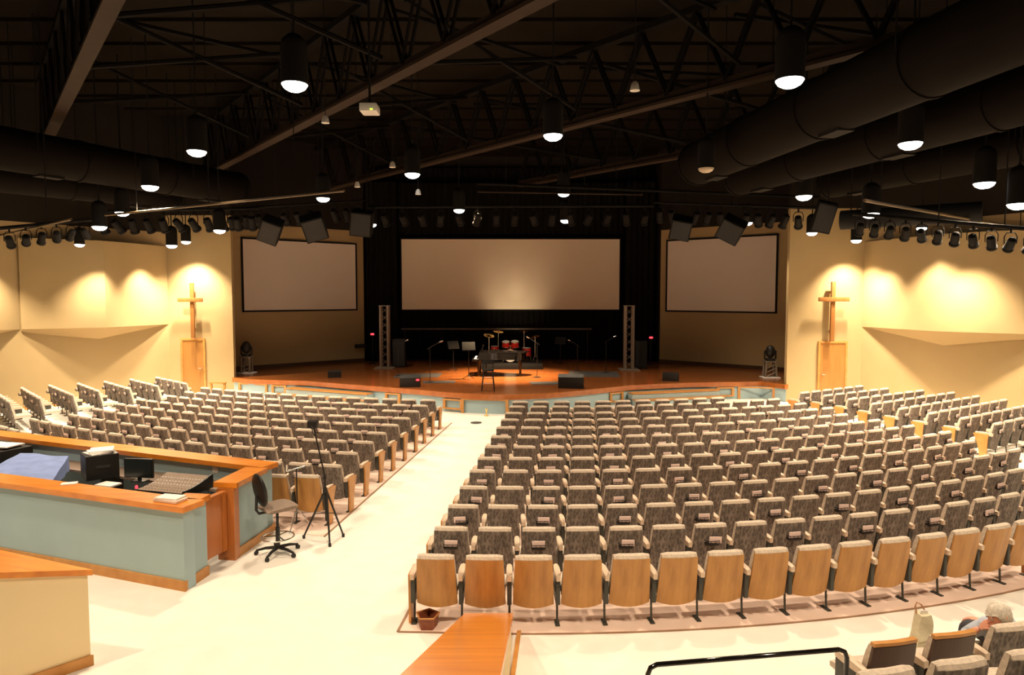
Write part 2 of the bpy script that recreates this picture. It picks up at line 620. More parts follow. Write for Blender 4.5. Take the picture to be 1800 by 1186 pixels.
# ------------------------------------------------------------ stage
RIM = [U(*q, ST) for q in ((411, 657), (470, 664), (542, 670), (596, 674.5), (650, 678.5), (734, 685), (776, 689), (818, 692), (858, 693.6), (900, 694),
                           (955, 692), (1000, 688.5), (1036, 685), (1107, 677.5), (1160, 675), (1208, 673), (1255, 672), (1300, 671.5), (1340, 670.5), (1380, 668.5))]
RIM = [Vector((p.x, p.y, 0)) for p in RIM]
RIM[0].x = BL.x + 0.01
RIM[0].y = YL - 0.05
RIM[1] = U(440, 667, ST); RIM[1].z = 0
back = [Vector((BR.x - 0.01, YR + 0.25, 0)), Vector((P4.x - 0.02, P4.y - 0.05, 0)), Vector((P3.x, P3.y, 0)), Vector((P3.x, 34, 0)), Vector((P2.x, 34, 0)), Vector((P2.x, P2.y, 0)), Vector((P1.x + 0.02, P1.y, 0)), Vector((BL.x + 0.01, YL + 0.25, 0))]
RIM[-1].x = BR.x - 0.02
RIM[-1].y = min(RIM[-1].y, YR - 0.05)
stg = MB()
poly = RIM + back
stg.prism([(p.x, p.y) for p in poly], 0.0, ST, 'stage', 'teal')
stage = struct('floor_stage', stg, 'dark red-brown strip wood stage with teal front')


def inset_path(path, d):
    out = []
    for i, p in enumerate(path):
        t = (path[min(i + 1, len(path) - 1)] - path[max(i - 1, 0)]).normalized()
        out.append(p + Vector((t.y, -t.x, 0)) * d)
    return out


o1, o2 = inset_path(RIM, 0.07), inset_path(RIM, -0.10)
rm = MB()
N = len(RIM)
vs = []
for p in o1:
    vs += [Vector((p.x, p.y, ST - 0.15)), Vector((p.x, p.y, ST + 0.015))]
for p in o2:
    vs += [Vector((p.x, p.y, ST - 0.15)), Vector((p.x, p.y, ST + 0.015))]
fs = []
for i in range(N - 1):
    a, b = 2 * i, 2 * (i + 1)
    c, d_ = 2 * N + 2 * i, 2 * N + 2 * (i + 1)
    fs += [(a, b, b + 1, a + 1), (a + 1, b + 1, d_ + 1, c + 1), (c, d_, b, a), (c + 1, d_ + 1, d_, c)]
fs += [(0, 1, 2 * N + 1, 2 * N), (2 * N - 2, 2 * N - 1, 4 * N - 1, 4 * N - 2)]
rm.add(vs, fs, 'rim')
rim = rm.build('stage_rim', stage)


def at_px(path, px):
    """first point on the plan path seen at photo column px"""
    for i in range(len(path) - 1):
        a, b = path[i], path[i + 1]
        fa, fb = a.x / a.y - (px - 900) / F, b.x / b.y - (px - 900) / F
        if fa * fb <= 0 and fa != fb:
            return a + (b - a) * (fa / (fa - fb))
    return path[0] if abs(path[0].x / path[0].y - (px - 900) / F) < abs(path[-1].x / path[-1].y - (px - 900) / F) else path[-1]


def front_frame(px0, px1, z0, z1, bars, glass=True):
    """oak frame with a recessed pale panel set on the stage front"""
    out = inset_path(RIM, 0.03)
    a, b = at_px(out, px0), at_px(out, px1)
    mb = MB()
    t = (b - a).normalized()
    n = Vector((t.y, -t.x, 0))
    L = (b - a).length

    def bar(s0, s1, za, zb, mat='oaktrim', th=0.05, off=0.0):
        q = [a + t * s0 + n * off, a + t * s1 + n * off, a + t * s1 + n * (off + th), a + t * s0 + n * (off + th)]
        v = [Vector((c.x, c.y, za)) for c in q] + [Vector((c.x, c.y, zb)) for c in q]
        mb.add(v, [(0, 1, 5, 4), (1, 2, 6, 5), (2, 3, 7, 6), (3, 0, 4, 7), (4, 5, 6, 7), (3, 2, 1, 0)], mat)
    w = 0.09
    bar(-w, 0, z0, z1)
    bar(L, L + w, z0, z1)
    bar(-w, L + w, z1, z1 + 0.05)
    if bars:
        bar(-w, L + w, z0 - 0.05, z0)
    return mb.build('panel_frame', stage)


front_frame(421, 465, 0.0, 0.42, False)
front_frame(480, 498, 0.16, 0.40, True)
front_frame(783, 809, 0.14, 0.38, True)
front_frame(815, 889, 0.0, 0.43, False)
front_frame(1266, 1288, 0.16, 0.40, True)
front_frame(1304, 1361, 0.0, 0.42, False)
front_frame(681, 700, 0.16, 0.40, True)
front_frame(1075, 1092, 0.16, 0.40, True)

# steps either side of the stage's middle
def steps(px0, px1, label):
    out = inset_path(RIM, 0.08)
    a, b = at_px(out, px0), at_px(out, px1)
    t = (b - a).normalized()
    n = Vector((t.y, -t.x, 0))
    c = a
    root = thing('stage_steps', label, 'steps', (0, 0, 0))
    for k, (dep, h) in enumerate(((0.66, 0.21), (0.34, 0.41))):
        mb = MB()
        q = [a, b, b + n * dep, a + n * dep]
        mb.prism([(p.x, p.y) for p in q], 0.0, h - 0.035, 'teal')
        mb.build('riser', root)
        mt = MB()
        q = [a, b, b + n * (dep + 0.03), a + n * (dep + 0.03)]
        mt.prism([(p.x, p.y) for p in q], h - 0.035, h, 'oaktrim')
        mt.build('tread', root)
    return root


steps(512, 655, 'teal stage steps with oak treads at the left side of the stage front')
steps(1105, 1258, 'teal stage steps with oak treads at the right side of the stage front')

# dark base boards on the stage
def base_run(name, p, q, h, th, z, inn, mat):
    mb = MB()
    i = Vector((inn[0], inn[1], 0)).normalized() * th
    g = Vector((inn[0], inn[1], 0)).normalized() * 0.004
    a, b = Vector((p[0], p[1], 0)) + g, Vector((q[0], q[1], 0)) + g
    mb.prism([(c.x, c.y) for c in (a, b, b + i, a + i)], z, z + h, mat)
    return struct(name, mb)


base_run('baseboard_left_screen', P1, P2, 0.16, 0.03, ST, -nSL, 'stagebase')
base_run('baseboard_right_screen', P3, P4, 0.16, 0.03, ST, -nSR, 'stagebase')
base_run('baseboard_left', AL, WL2, 0.12, 0.02, 0, nL, 'oaktrim')
base_run('baseboard_right', AR, WR2, 0.12, 0.02, 0, nR, 'oaktrim')

# ------------------------------------------------------------ doors and crosses
def door(name, px0, px1, ytop, Yw, hinge, label):
    a, b = D(px0, ytop, Yw), D(px1, ytop, Yw)
    h = a.z
    mb = MB()
    mb.box((a.x, Yw - 0.05, 0.01), (b.x, Yw - 0.004, h), 'door')
    d_ = struct(name, mb, label)
    fr = MB()
    for x0, x1 in ((a.x - 0.07, a.x - 0.003), (b.x + 0.003, b.x + 0.07)):
        fr.box((x0, Yw - 0.07, 0), (x1, Yw - 0.004, h + 0.07), 'oaktrim')
    fr.box((a.x - 0.003, Yw - 0.07, h + 0.003), (b.x + 0.003, Yw - 0.004, h + 0.07), 'oaktrim')
    fr.build('door_frame', d_)
    hx = a.x + 0.08 if hinge > 0 else b.x - 0.08
    hn = MB()
    hn.cyl((hx, Yw - 0.051, 1.0), (hx, Yw - 0.10, 1.0), 0.02, 'chrome')
    hn.cyl((hx, Yw - 0.10, 1.0), (hx + 0.11 * hinge, Yw - 0.10, 1.0), 0.013, 'chrome')
    hn.lathe([(0.03, 0), (0.03, 0.006)], (hx, Yw - 0.06, 1.0), 'chrome', 10)
    hn.build('door_handle', d_)
    return d_


door('door_1', 322, 358, 598, YL, -1, 'pale oak door below the brightly lit cross, left of the stage')
door('door_2', 1441, 1485, 603, YR, 1, 'pale oak door below the cross right of the stage')


def cross(px, y0, y1, pxa, pxb, ya, Yw, label):
    Y = Yw - 0.22
    t, b_, l, r = D(px, y0, Y), D(px, y1, Y), D(pxa, ya, Y), D(pxb, ya, Y)
    cx = t.x
    root = thing('wall_cross', label, 'cross', (cx, Y, b_.z))
    mb = MB()
    mb.box((-0.07, -0.05, 0), (0.07, 0.05, t.z - b_.z), 'crosswood', 0.012)
    mb.build('upright', root)
    mb = MB()
    za = l.z - b_.z
    mb.box((l.x - cx, -0.115, za - 0.075), (r.x - cx, -0.052, za + 0.075), 'crosswood', 0.012)
    mb.build('crossbar', root)
    mb = MB()
    for z in (0.35, t.z - b_.z - 0.35):
        mb.cyl((0, 0.05, z), (0, Yw - Y - 0.004, z), 0.025, 'crosswood', n=10)
    mb.build('wall_bracket', root)
    return root


cross(337, 497, 594, 314, 358, 527, YL, 'oak cross in the brightest pool of light, above the door left of the stage')
cross(1465, 495, 600, 1437, 1491, 526, YR, 'oak cross beside its pool of light, above the door right of the stage')

# ------------------------------------------------------------ screens
def screen_on(p, q, inn, px0, px1, label, yl, yr, mat, name='projection_screen'):
    """screen hung flat on the wall line p-q; yl,yr = (top,bottom) photo rows at its two ends"""
    p, q = Vector((p.x, p.y, 0)), Vector((q.x, q.y, 0))
    i = Vector((inn[0], inn[1], 0)).normalized()
    a, b = at_px([p + i * 0.05, q + i * 0.05], px0), at_px([p + i * 0.05, q + i * 0.05], px1)
    top = (D(px0, yl[0], a.y).z + D(px1, yr[0], b.y).z) / 2
    bot = (D(px0, yl[1], a.y).z + D(px1, yr[1], b.y).z) / 2
    L = (b - a).length
    ang = atan2(b.y - a.y, b.x - a.x)
    root = thing(name, label, 'screen', (a.x, a.y, bot), ang)
    h = top - bot
    mb = MB()
    mb.box((0.0, -0.012, 0.0), (L, 0.012, h), mat)
    mb.build('screen_surface', root)
    fr = MB()
    w = 0.07
    fr.box((-w, -0.03, -w), (0, 0.04, h + w), 'blackmat')
    fr.box((L, -0.03, -w), (L + w, 0.04, h + w), 'blackmat')
    fr.box((0, -0.03, h), (L, 0.04, h + w), 'blackmat')
    fr.box((0, -0.03, -w), (L, 0.04, 0), 'blackmat')
    fr.build('screen_frame', root)
    return root


screen_on(P1, P2, -nSL, 427, 624, 'blank black-framed projection screen on the cream wall left of the stage', (422, 546), (428, 542.5), 'screen')
screen_on(P3, P4, -nSR, 1174, 1365, 'blank black-framed projection screen on the cream wall right of the stage', (422, 545), (416, 548), 'screen')
screen_on(Vector((-8, 33.2, 0)), Vector((8, 33.2, 0)), (0, -1), 707, 1088, 'wide central projection screen with light pattern, hanging on black curtain', (421, 543.5), (420, 544), 'screenmain', 'main_screen')

# ------------------------------------------------------------ black curtains
def curtain(x0, x1, y, z0, z1, label, amp=0.07, per=0.28):
    mb = MB()
    n = max(8, int((x1 - x0) / per * 8))
    vs = []
    for s in (0, 1):
        for z in (z0, z1):
            for i in range(n + 1):
                x = x0 + (x1 - x0) * i / n
                vs.append(Vector((x, y + amp * sin(2 * pi * (x - x0) / per) + 0.02 * sin(7.3 * x) + s * 0.02, z)))
    k = n + 1
    fs = []
    for i in range(n):
        fs += [(i, i + 1, k + i + 1, k + i), (2 * k + i + 1, 2 * k + i, 3 * k + i, 3 * k + i + 1)]
        fs += [(i + 1, i, 2 * k + i, 2 * k + i + 1), (k + i, k + i + 1, 3 * k + i + 1, 3 * k + i)]
    fs += [(0, k, 3 * k, 2 * k), (n, 2 * k + n, 3 * k + n, k + n)]
    mb.add(vs, fs, 'curtain', True)
    return tag(mb.build('stage_curtain'), label, 'curtain')


curtain(P2.x + 0.08, P3.x - 0.08, 33.75, ST + 0.01, 10.0, 'black backdrop curtain hanging behind the central screen, full width')
curtain(P2.x + 0.1, -5.55, 32.95, ST + 0.01, 9.2, 'narrow black curtain leg left of the central screen')
curtain(5.42, P3.x - 0.1, 32.9, ST + 0.01, 9.2, 'narrow black curtain leg right of the central screen')
curtain(-5.5, 5.38, 33.3, 6.75, 9.2, 'black valance curtain hanging above the central screen')
mb = MB()
a, b = D(705, 578, 32.7), D(1040, 577, 32.7)
mb.tube([(a.x, 32.7, a.z), (b.x, 32.7, a.z)], 0.03, 'alu')
for x in (a.x + 0.2, b.x - 0.2):
    mb.cyl((x, 32.7, ST + 0.005), (x, 32.7, a.z), 0.02, 'black', n=8)
tag(mb.build('curtain_rail'), 'thin pale rail crossing the black curtain below the central screen', 'rail')

HANG = CEIL - 0.095
# ================================================================ OVERHEAD
def spot(name, loc, power, size, blend, col, target=None, radius=0.12):
    d = bpy.data.lights.new(name, 'SPOT')
    d.energy = power
    d.spot_size = radians(size)
    d.spot_blend = blend
    d.color = col
    d.shadow_soft_size = radius
    o = bpy.data.objects.new(name, d)
    COL.objects.link(o)
    o.location = loc
    if target is not None:
        o.rotation_euler = (Vector(target) - Vector(loc)).to_track_quat('-Z', 'Y').to_euler()
    return o


WARM = (1.0, 0.78, 0.54)
TUNG = (1.0, 0.82, 0.58)

# pendant down light: black can on a stem with a white drop lens
proto_meshes = {}
mb = MB()
mb.lathe([(0.02, 0.86), (0.10, 0.84), (0.19, 0.76), (0.215, 0.66), (0.215, 0.06), (0.205, 0.06), (0.19, 0.10)], (0, 0, 0), 'blackmat', 20)
proto_meshes['can'] = mb.mesh('pendant_can')
mb = MB()
mb.lathe([(0.204, 0.075), (0.206, 0.05), (0.17, -0.005), (0.10, -0.045), (0.0, -0.06)], (0, 0, 0), 'lens', 20, cap=False)
proto_meshes['lens'] = mb.mesh('pendant_lens')
mb = MB()
mb.lathe([(0.204, 0.075), (0.206, 0.05), (0.17, -0.005), (0.10, -0.045), (0.0, -0.06)], (0, 0, 0), 'lensoff', 20, cap=False)
proto_meshes['lensoff'] = mb.mesh('pendant_lens_unlit')


def pendant(px, py, Y, label, lit=True, k=1.0, power=1.0, xyz=None, size=106):
    p = Vector(xyz) if xyz else D(px, py, Y)
    root = thing('pendant_downlight', label, 'ceiling light', p, 0, 'pendant downlights')
    for nm, me in (('lamp_housing', 'can'), ('lens', 'lens' if lit else 'lensoff')):
        c = link(nm, proto_meshes[me], root)
        c.scale = (k, k, k)
    mb = MB()
    mb.cyl((0, 0, 0.84 * k), (0, 0, HANG - p.z), 0.018, 'blackmat', n=8)
    mb.build('stem', root)
    if lit and power > 0:
        spot('downlight', (p.x, p.y, p.z - 0.10 * k), 1300 * power, size, 0.55, WARM, None, 0.16 * k)
    return root


LP = 0.86
PEND = [
    (518, 155, 12.0, 'large lit pendant downlight with black can, highest on the left half of the ceiling', 1.06, 1.0),
    (1388, 148, 11.2, 'large lit pendant downlight in front of the biggest round duct', 1.06, 1.0),
    (972, 243, 15.0, 'lit pendant downlight above the middle of the seating, in front of a brown beam', 1.0, 1.0),
    (725, 310, 19.0, 'lit pendant downlight below the lower end of a brown beam, left of centre', 1.0, 1.0),
    (991, 343, 23.5, 'lit pendant downlight over the stage, upper of two above the right of the screen', 1.0, 0.55),
    (994, 390, 27.5, 'lit pendant downlight over the stage, lower of two above the right of the screen', 0.98, 0.3),
    (807, 372, 24.5, 'lit pendant downlight over the stage, above the left half of the central screen', 0.95, 0.5),
    (653, 397, 27.0, 'small lit pendant downlight just above the left edge of the curtain', 0.95, 0.3),
    (568, 352, 20.8, 'lit pendant downlight above the screen left of the stage', 0.95, 0.9),
    (346, 271, 15.5, 'lit pendant downlight second from the top on the left', 1.0, 1.0),
    (264, 332, 18.0, 'lit pendant downlight third from the top on the left, under the dark duct', 1.0, 3.0),
    (215, 377, 19.5, 'lit pendant downlight touching the left lighting pipe in view', 0.9, 0.8),
    (175, 402, 20.0, 'lit pendant downlight just below the one at the left lighting pipe', 0.95, 0.9),
    (386, 408, 21.2, 'lit pendant downlight near the upper left corner of the left screen', 0.85, 0.8),
    (1600, 258, 13.0, 'lit pendant downlight in front of the second round duct on the right', 1.0, 1.0),
    (1730, 327, 15.0, 'lit pendant downlight below the third round duct on the right', 1.0, 1.3),
    (1790, 364, 14.3, 'lit pendant downlight at the right edge of the picture', 1.0, 1.0),
    (1413, 349, 18.5, 'lit pendant downlight above the tilted black loudspeaker on the right', 1.0, 2.4),
    (1530, 380, 16.8, 'lit pendant downlight beside the black cylinder above the right side wall', 0.95, 1.3),
    (1620, 403, 20.6, 'small lit pendant downlight among stage lights over the right side wall', 0.75, 1.5),
    (1314, 394, 25.0, 'small lit pendant downlight among stage lights above the right screen', 0.85, 0.4),
]
for a in PEND:
    pendant(a[0], a[1], a[2], a[3], True, a[4], a[5] * LP, None, 134 if a[0] in (264, 1413) else 120 if a[0] in (175, 1530, 1730) else 106)
pendant(1241, 300, 15.5, 'unlit pendant can with dull lens in front of a round duct', False, 0.85)
# lamps close to the side walls, whose beams make the scallops
WALLP = [
    (327, 427, 25.4, 'small lit pendant downlight right of the pair above the left cross', 0.8),
    (302, 434, 23.6, 'small lit pendant downlight left of the pair above the left cross', 0.85),
    (140, 432, 22.3, 'small half-hidden lit downlight at the top of the left side wall', 0.7),
    (1427, 412, 23.0, 'lit pendant downlight under the tilted black loudspeaker, above the right cross', 0.8),
    (1505, 425, 23.0, 'lit pendant downlight just above the corner right of the right cross', 0.8),
]
for a in WALLP:
    pendant(a[0], a[1], a[2], a[3], True, a[4], 0.0)


def at(A, d, n, s, o, z):
    v = Vector((A.x, A.y, 0)) + d * s + n * o
    return Vector((v.x, v.y, z))


# narrow beams of those wall lamps
SCAL = [
    (D(330, 428, 25.45) + Vector((0, 0, -0.12)), D(336, 560, 25.75), 2000, 104),
    (at(AL, dL, nL, 1.0, 1.1, 5.35), at(AL, dL, nL, 0.85, 0.6, 0), 1400, 92),
    (at(AL, dL, nL, 3.0, 1.65, 5.35), at(AL, dL, nL, 2.9, 1.15, 0), 1500, 90),
    (at(AL, dL, nL, 5.9, 1.2, 5.35), at(AL, dL, nL, 5.9, 0.7, 0), 1400, 92),
    (D(1500, 426, 23.35) + Vector((0, 0, -0.12)), D(1498, 560, 23.7), 1500, 100),
    (at(AR, dR, nR, 0.9, 1.1, 5.35), at(AR, dR, nR, 0.9, 0.65, 0), 950, 90),
    (at(AR, dR, nR, 4.1, 1.6, 5.45), at(AR, dR, nR, 4.1, 1.1, 0), 1450, 90),
    (at(AR, dR, nR, 7.0, 1.4, 5.45), at(AR, dR, nR, 7.0, 0.9, 0), 1200, 90),
]
for i, (p, tg, pw, sz) in enumerate(SCAL):
    spot('wall_beam', p, pw, sz, 0.9, TUNG, tg, 0.08)

# lamps of the room behind and beside the camera
for x, y, pw in ((-6.5, 5.0, 1.0), (0.0, 4.0, 1.1), (5.5, 3.5, 1.0), (10.5, 6.5, 0.9), (-12.5, 8.5, 1.0), (-11.5, 13.5, 0.9), (13.5, 11.0, 0.9), (-4.5, 7.5, 0.9), (3.0, 8.2, 0.8)):
    spot('downlight', (x, y, 7.3), 1300 * pw * LP, 112, 0.55, WARM, None, 0.16)

# ------------------------------------------------------------ roof trusses (diagonal) 
def truss(pa, pb, label, z=8.3, ext=(6, 6), wide=0.28):
    a, b = U(*pa, z), U(*pb, z)
    t = (b - a).normalized()
    a, b = a - t * ext[0], b + t * ext[1]
    root = thing('roof_truss', label, 'truss', (a.x, a.y, 0), atan2(t.y, t.x), 'diagonal roof trusses')
    L = (b - a).length
    mb = MB()
    mb.box((0, -wide / 2, z), (L, wide / 2, z + 0.07), 'beam')
    mb.box((0, -0.03, z + 0.07), (L, 0.03, z + 0.25), 'beam')
    mb.build('bottom_chord', root)
    mb = MB()
    mb.box((0, -0.12, z + 1.85), (L, 0.12, z + 2.0), 'steel')
    mb.build('top_chord', root)
    n = int(L / 1.5)
    for i in range(n):
        x0, x1 = L * i / n, L * (i + 0.5) / n
        x2 = L * (i + 1) / n
        for p, q in (((x0, z + 0.2), (x1, z + 1.86)), ((x1, z + 1.86), (x2, z + 0.2))):
            mb = MB()
            for o in (-0.07, 0.07):
                mb.cyl((p[0], o, p[1]), (q[0], o, q[1]), 0.04, 'steel', n=6)
            mb.build('web_member', root)
    return a, b


T0 = truss((100, 212), (200, 2), 'brown truss beam at the upper left corner of the ceiling', ext=(4, 8))
T1 = truss((400, 290), (958, 2), 'long brown truss beam climbing across the ceiling from left to top centre', ext=(3, 8))
T2 = truss((615, 325), (1380, 130), 'brown truss beam crossing behind the middle pendant lamp', ext=(3, 8))
T3 = truss((1005, 312), (1230, 272), 'short brown truss beam seen above the right of the central screen', ext=(3, 14))

# dark rod bracing between the trusses
def brace(ta, tb, fa, fb, idx):
    a0, b0 = ta[0] + (ta[1] - ta[0]) * fa, tb[0] + (tb[1] - tb[0]) * fb
    a1, b1 = ta[0] + (ta[1] - ta[0]) * (fa + 0.14), tb[0] + (tb[1] - tb[0]) * (fb + 0.14)
    root = thing('cross_brace', BR_L[idx], 'brace', (a0.x, a0.y, 0), 0, 'cross braces between trusses')
    o = Vector((a0.x, a0.y, 0))

    def r(p, q, zp, zq):
        mb = MB()
        P, Q = Vector((p.x, p.y, zp)) - o, Vector((q.x, q.y, zq)) - o
        P, Q = P + (Q - P) * 0.05, Q + (P - Q) * 0.05
        mb.cyl(P, Q, 0.055, 'steel', n=6)
        mb.build('brace_rod', root)
    r(a0, b0, 8.6, 10.05)
    r(a0, b0, 10.05, 8.6)
    r(a1, b1, 9.95, 9.95)


BR_L = ['dark crossed steel braces between roof trusses, %s' % s for s in (
    'beside the truss at the upper left corner', 'second pair along the upper left truss', 'third pair along the upper left truss', 'fourth pair along the upper left truss',
    'nearest the top centre of the picture', 'above the middle pendant lamp', 'beyond the middle pendant lamp', 'above the left half of the central screen',
    'over the big duct', 'behind the big duct', 'above the right screen', 'beyond the unlit pendant')]
i = 0
for ta, tb in ((T0, T1), (T1, T2), (T2, T3)):
    for f in (0.22, 0.38, 0.54, 0.70):
        brace(ta, tb, f, f, i)
        i += 1

# ------------------------------------------------------------ round ducts
DUCTS = []


def free_of_ducts(c):
    for a, b, r in DUCTS:
        d = Vector((b.x - a.x, b.y - a.y))
        v = Vector((c[0] - a.x, c[1] - a.y))
        k = max(0, min(1, v.dot(d) / d.length_squared))
        if (v - d * k).length < r + 0.12:
            return False
    return True


def duct(p, q, r, z, label, ext=0.0):
    a, b = Vector((p[0], p[1], z)), Vector((q[0], q[1], z))
    t = (b - a).normalized()
    b = b + t * ext
    L = (b - a).length
    root = thing('ceiling_duct', label, 'duct', a, atan2(t.y, t.x), 'round air ducts')
    mb = MB()
    mb.cyl((0, 0, 0), (L, 0, 0), r, 'duct', n=28)
    mb.build('duct_tube', root)
    n = int(L / 2.4)
    for i in range(n + 1):
        mb = MB()
        x = 0.1 + (L - 0.2) * i / max(n, 1)
        mb.cyl((x - 0.04, 0, 0), (x + 0.04, 0, 0), r + 0.025, 'duct', n=28)
        mb.build('seam_collar', root)
    for i in range(0, n, 2):
        mb = MB()
        x = 1.2 + 2.4 * i
        if x < L - 0.5:
            mb.box((x - 0.3, -0.16, -r - 0.03), (x + 0.3, 0.16, -r + 0.06), 'blackmat')
            mb.build('air_vent', root)
    for i in range(3):
        x = L * (i + 0.5) / 3
        for o in (-r - 0.006, r + 0.006):
            mb = MB()
            mb.cyl((x, o, 0), (x, o, HANG - z), 0.012, 'blackmat', n=6)
            mb.build('hanger_rod', root)
    DUCTS.append((a, b, r))
    return root


duct((4.95, 18.5), (6.55, 8.2), 0.56, 7.3, 'biggest round dark duct running along the right half of the ceiling', 6)
duct((6.7, 20.5), (8.9, 11.9), 0.50, 7.25, 'second round dark duct, outside the biggest duct', 5)
duct((9.6, 21.0), (12.2, 13.8), 0.46, 7.2, 'third round dark duct, outermost on the right', 4)
duct((-9.0, 22.8), (-12.6, 15.6), 0.52, 7.3, 'round dark duct on the left half of the ceiling', 5)
duct((-11.0, 22.6), (-14.6, 17.6), 0.42, 7.0, 'thinner round dark duct above the left side wall', 3)

# ------------------------------------------------------------ lighting pipes and stage lights
def pipe(p, q, r, mat, label, name='ceiling_pipe', grp=None, n_drop=3):
    p, q = Vector(p), Vector(q)
    root = thing(name, label, 'pipe', p, 0, grp)
    mb = MB()
    mb.cyl((0, 0, 0), q - p, r, mat, n=10)
    mb.build('pipe_bar', root)
    for i in range(n_drop):
        c = (q - p) * ((i + 0.5) / n_drop)
        if not free_of_ducts(p + c):
            continue
        mb = MB()
        mb.cyl(c, (c.x, c.y, HANG - p.z), 0.012, 'blackmat', n=6)
        mb.build('drop_rod', root)
    return root


pipe(U(185, 378, 6.0), U(605, 335, 6.0), 0.03, 'pipe', 'long thin tan pipe catching light above the left screen')
pipe(U(-60, 428, 5.5), U(125, 385, 5.5), 0.03, 'pipe', 'short thin tan pipe at the left edge of the picture')
pipe(U(1520, 352, 5.7), U(1830, 407, 5.7), 0.035, 'pipe', 'thin tan pipe catching light above the right side wall')
pipe(U(840, 322, 7.2), U(1440, 347, 7.2), 0.05, 'steel', 'thin dark pipe above the right half of the stage', n_drop=0)
pipe(U(840, 337, 7.2), U(1130, 342, 7.2), 0.03, 'beam', 'short brown conduit over the central screen')

PAR = {}
mb = MB()
mb.lathe([(0.05, 0.22), (0.10, 0.19), (0.115, 0.12), (0.12, -0.18), (0.14, -0.19), (0.14, -0.25), (0.115, -0.25)], (0, 0, 0), 'blackmat', 14)
PAR['housing'] = mb.mesh('stage_light_can')
mb = MB()
mb.lathe([(0.114, -0.235), (0.06, -0.225), (0.0, -0.222)], (0, 0, 0), 'steel', 14, cap=False)
PAR['lens'] = mb.mesh('stage_light_lens')
mb = MB()
mb.tube([(-0.15, 0, 0), (-0.155, 0, 0.2), (-0.1, 0, 0.31), (0.1, 0, 0.31), (0.155, 0, 0.2), (0.15, 0, 0)], 0.014, 'blackmat', n=6)
mb.cyl((0, 0, 0.30), (0, 0, 0.45), 0.028, 'blackmat', n=8)
PAR['yoke'] = mb.mesh('stage_light_yoke')


def par(loc, yaw, tilt, label, k=1.0):
    """hung stage light; loc = point on the pipe it hangs from"""
    loc = Vector(loc)
    root = thing('stage_spotlight', label, 'stage light', loc - Vector((0, 0, 0.46 * k)), yaw, 'stage lights on the pipes')
    root.scale = (k, k, k)
    link('yoke', PAR['yoke'], root)
    h = link('lamp_housing', PAR['housing'], root)
    h.rotation_euler = (tilt, 0, 0)
    link('lens', PAR['lens'], h)
    return root


def par_row(p, q, n, tilt, where, yaw=0.0, skip=(), jit=0.15, k=1.0):
    p, q = Vector(p), Vector(q)
    rnd = random.Random(hash(where) % 1000 if False else len(where) * 7 + n)
    for i in range(n):
        if i in skip:
            continue
        c = p + (q - p) * ((i + 0.5) / n)
        par(c + Vector((0, 0, 0)), yaw + rnd.uniform(-jit, jit) * 3, tilt + rnd.uniform(-jit, jit), '%s black stage light %s' % (ORD[i + 1], where), k)


p, q = D(165, 372, 21.5), D(455, 366, 22.5)
pipe(p, q, 0.045, 'blackmat', 'black lighting pipe across the wall left of the left screen')
par_row(p, q, 11, 0.75, 'from the left on the pipe left of the left screen')
p, q = D(395, 368, 23.2), D(640, 352, 25.5)
pipe(p, q, 0.045, 'blackmat', 'black lighting pipe in front of the left screen', n_drop=2)
par_row(p, q, 11, 0.7, 'from the left on the pipe over the left screen', skip=(3, 7))
p, q = D(660, 364, 25.5), D(1150, 362, 25.5)
pipe(p, q, 0.05, 'blackmat', 'black lighting pipe across the front of the stage', n_drop=2)
par_row(p, q, 15, 0.8, 'from the left on the pipe across the stage')
p, q = D(1150, 356, 24.8), D(1440, 366, 22.6)
pipe(p, q, 0.045, 'blackmat', 'black lighting pipe in front of the right screen')
par_row(p, q, 13, 0.7, 'from the left on the pipe over the right screen', skip=(2, 6, 12))
p, q = D(1500, 376, 16.4), D(1830, 404, 13.6)
pipe(p, q, 0.045, 'blackmat', 'black lighting pipe above the right side wall')
par_row(p, q, 11, 0.9, 'from the left on the pipe over the right side wall', yaw=-0.5, jit=0.08, k=0.72)
p, q = D(-30, 404, 15.8), D(160, 386, 18.5)
pipe(p, q, 0.045, 'blackmat', 'black lighting pipe at the left edge of the picture')
par_row(p, q, 7, 0.9, 'from the left on the pipe over the left side wall', yaw=0.5, k=0.72)

# big hanging speakers
def hung_box(c, size, rot, label, name='hanging_loudspeaker'):
    root = thing(name, label, 'loudspeaker', c)
    mb = MB()
    mb.box((-size[0] / 2, -size[1] / 2, -size[2] / 2), (size[0] / 2, size[1] / 2, size[2] / 2), 'blackmat', 0.03, rot=rot)
    mb.build('cabinet', root)
    R = Euler(rot).to_matrix()
    g = MB()
    vs = [R @ Vector((x * size[0] * 0.44, -size[1] / 2 - 0.012, z * size[2] * 0.44)) for x, z in ((-1, -1), (1, -1), (1, 1), (-1, 1))]
    vs += [R @ Vector((x * size[0] * 0.44, -size[1] / 2 - 0.002, z * size[2] * 0.44)) for x, z in ((-1, -1), (1, -1), (1, 1), (-1, 1))]
    g.add(vs, [(0, 1, 2, 3), (7, 6, 5, 4), (0, 4, 5, 1), (1, 5, 6, 2), (2, 6, 7, 3), (3, 7, 4, 0)], 'black')
    g.build('grille', root)
    for o in (-0.25, 0.25):
        mb = MB()
        mb.cyl((o * size[0], 0, size[2] * 0.3), (o * size[0], 0, HANG - c[2]), 0.012, 'blackmat', n=6)
        mb.build('hanging_rod', root)
    return root


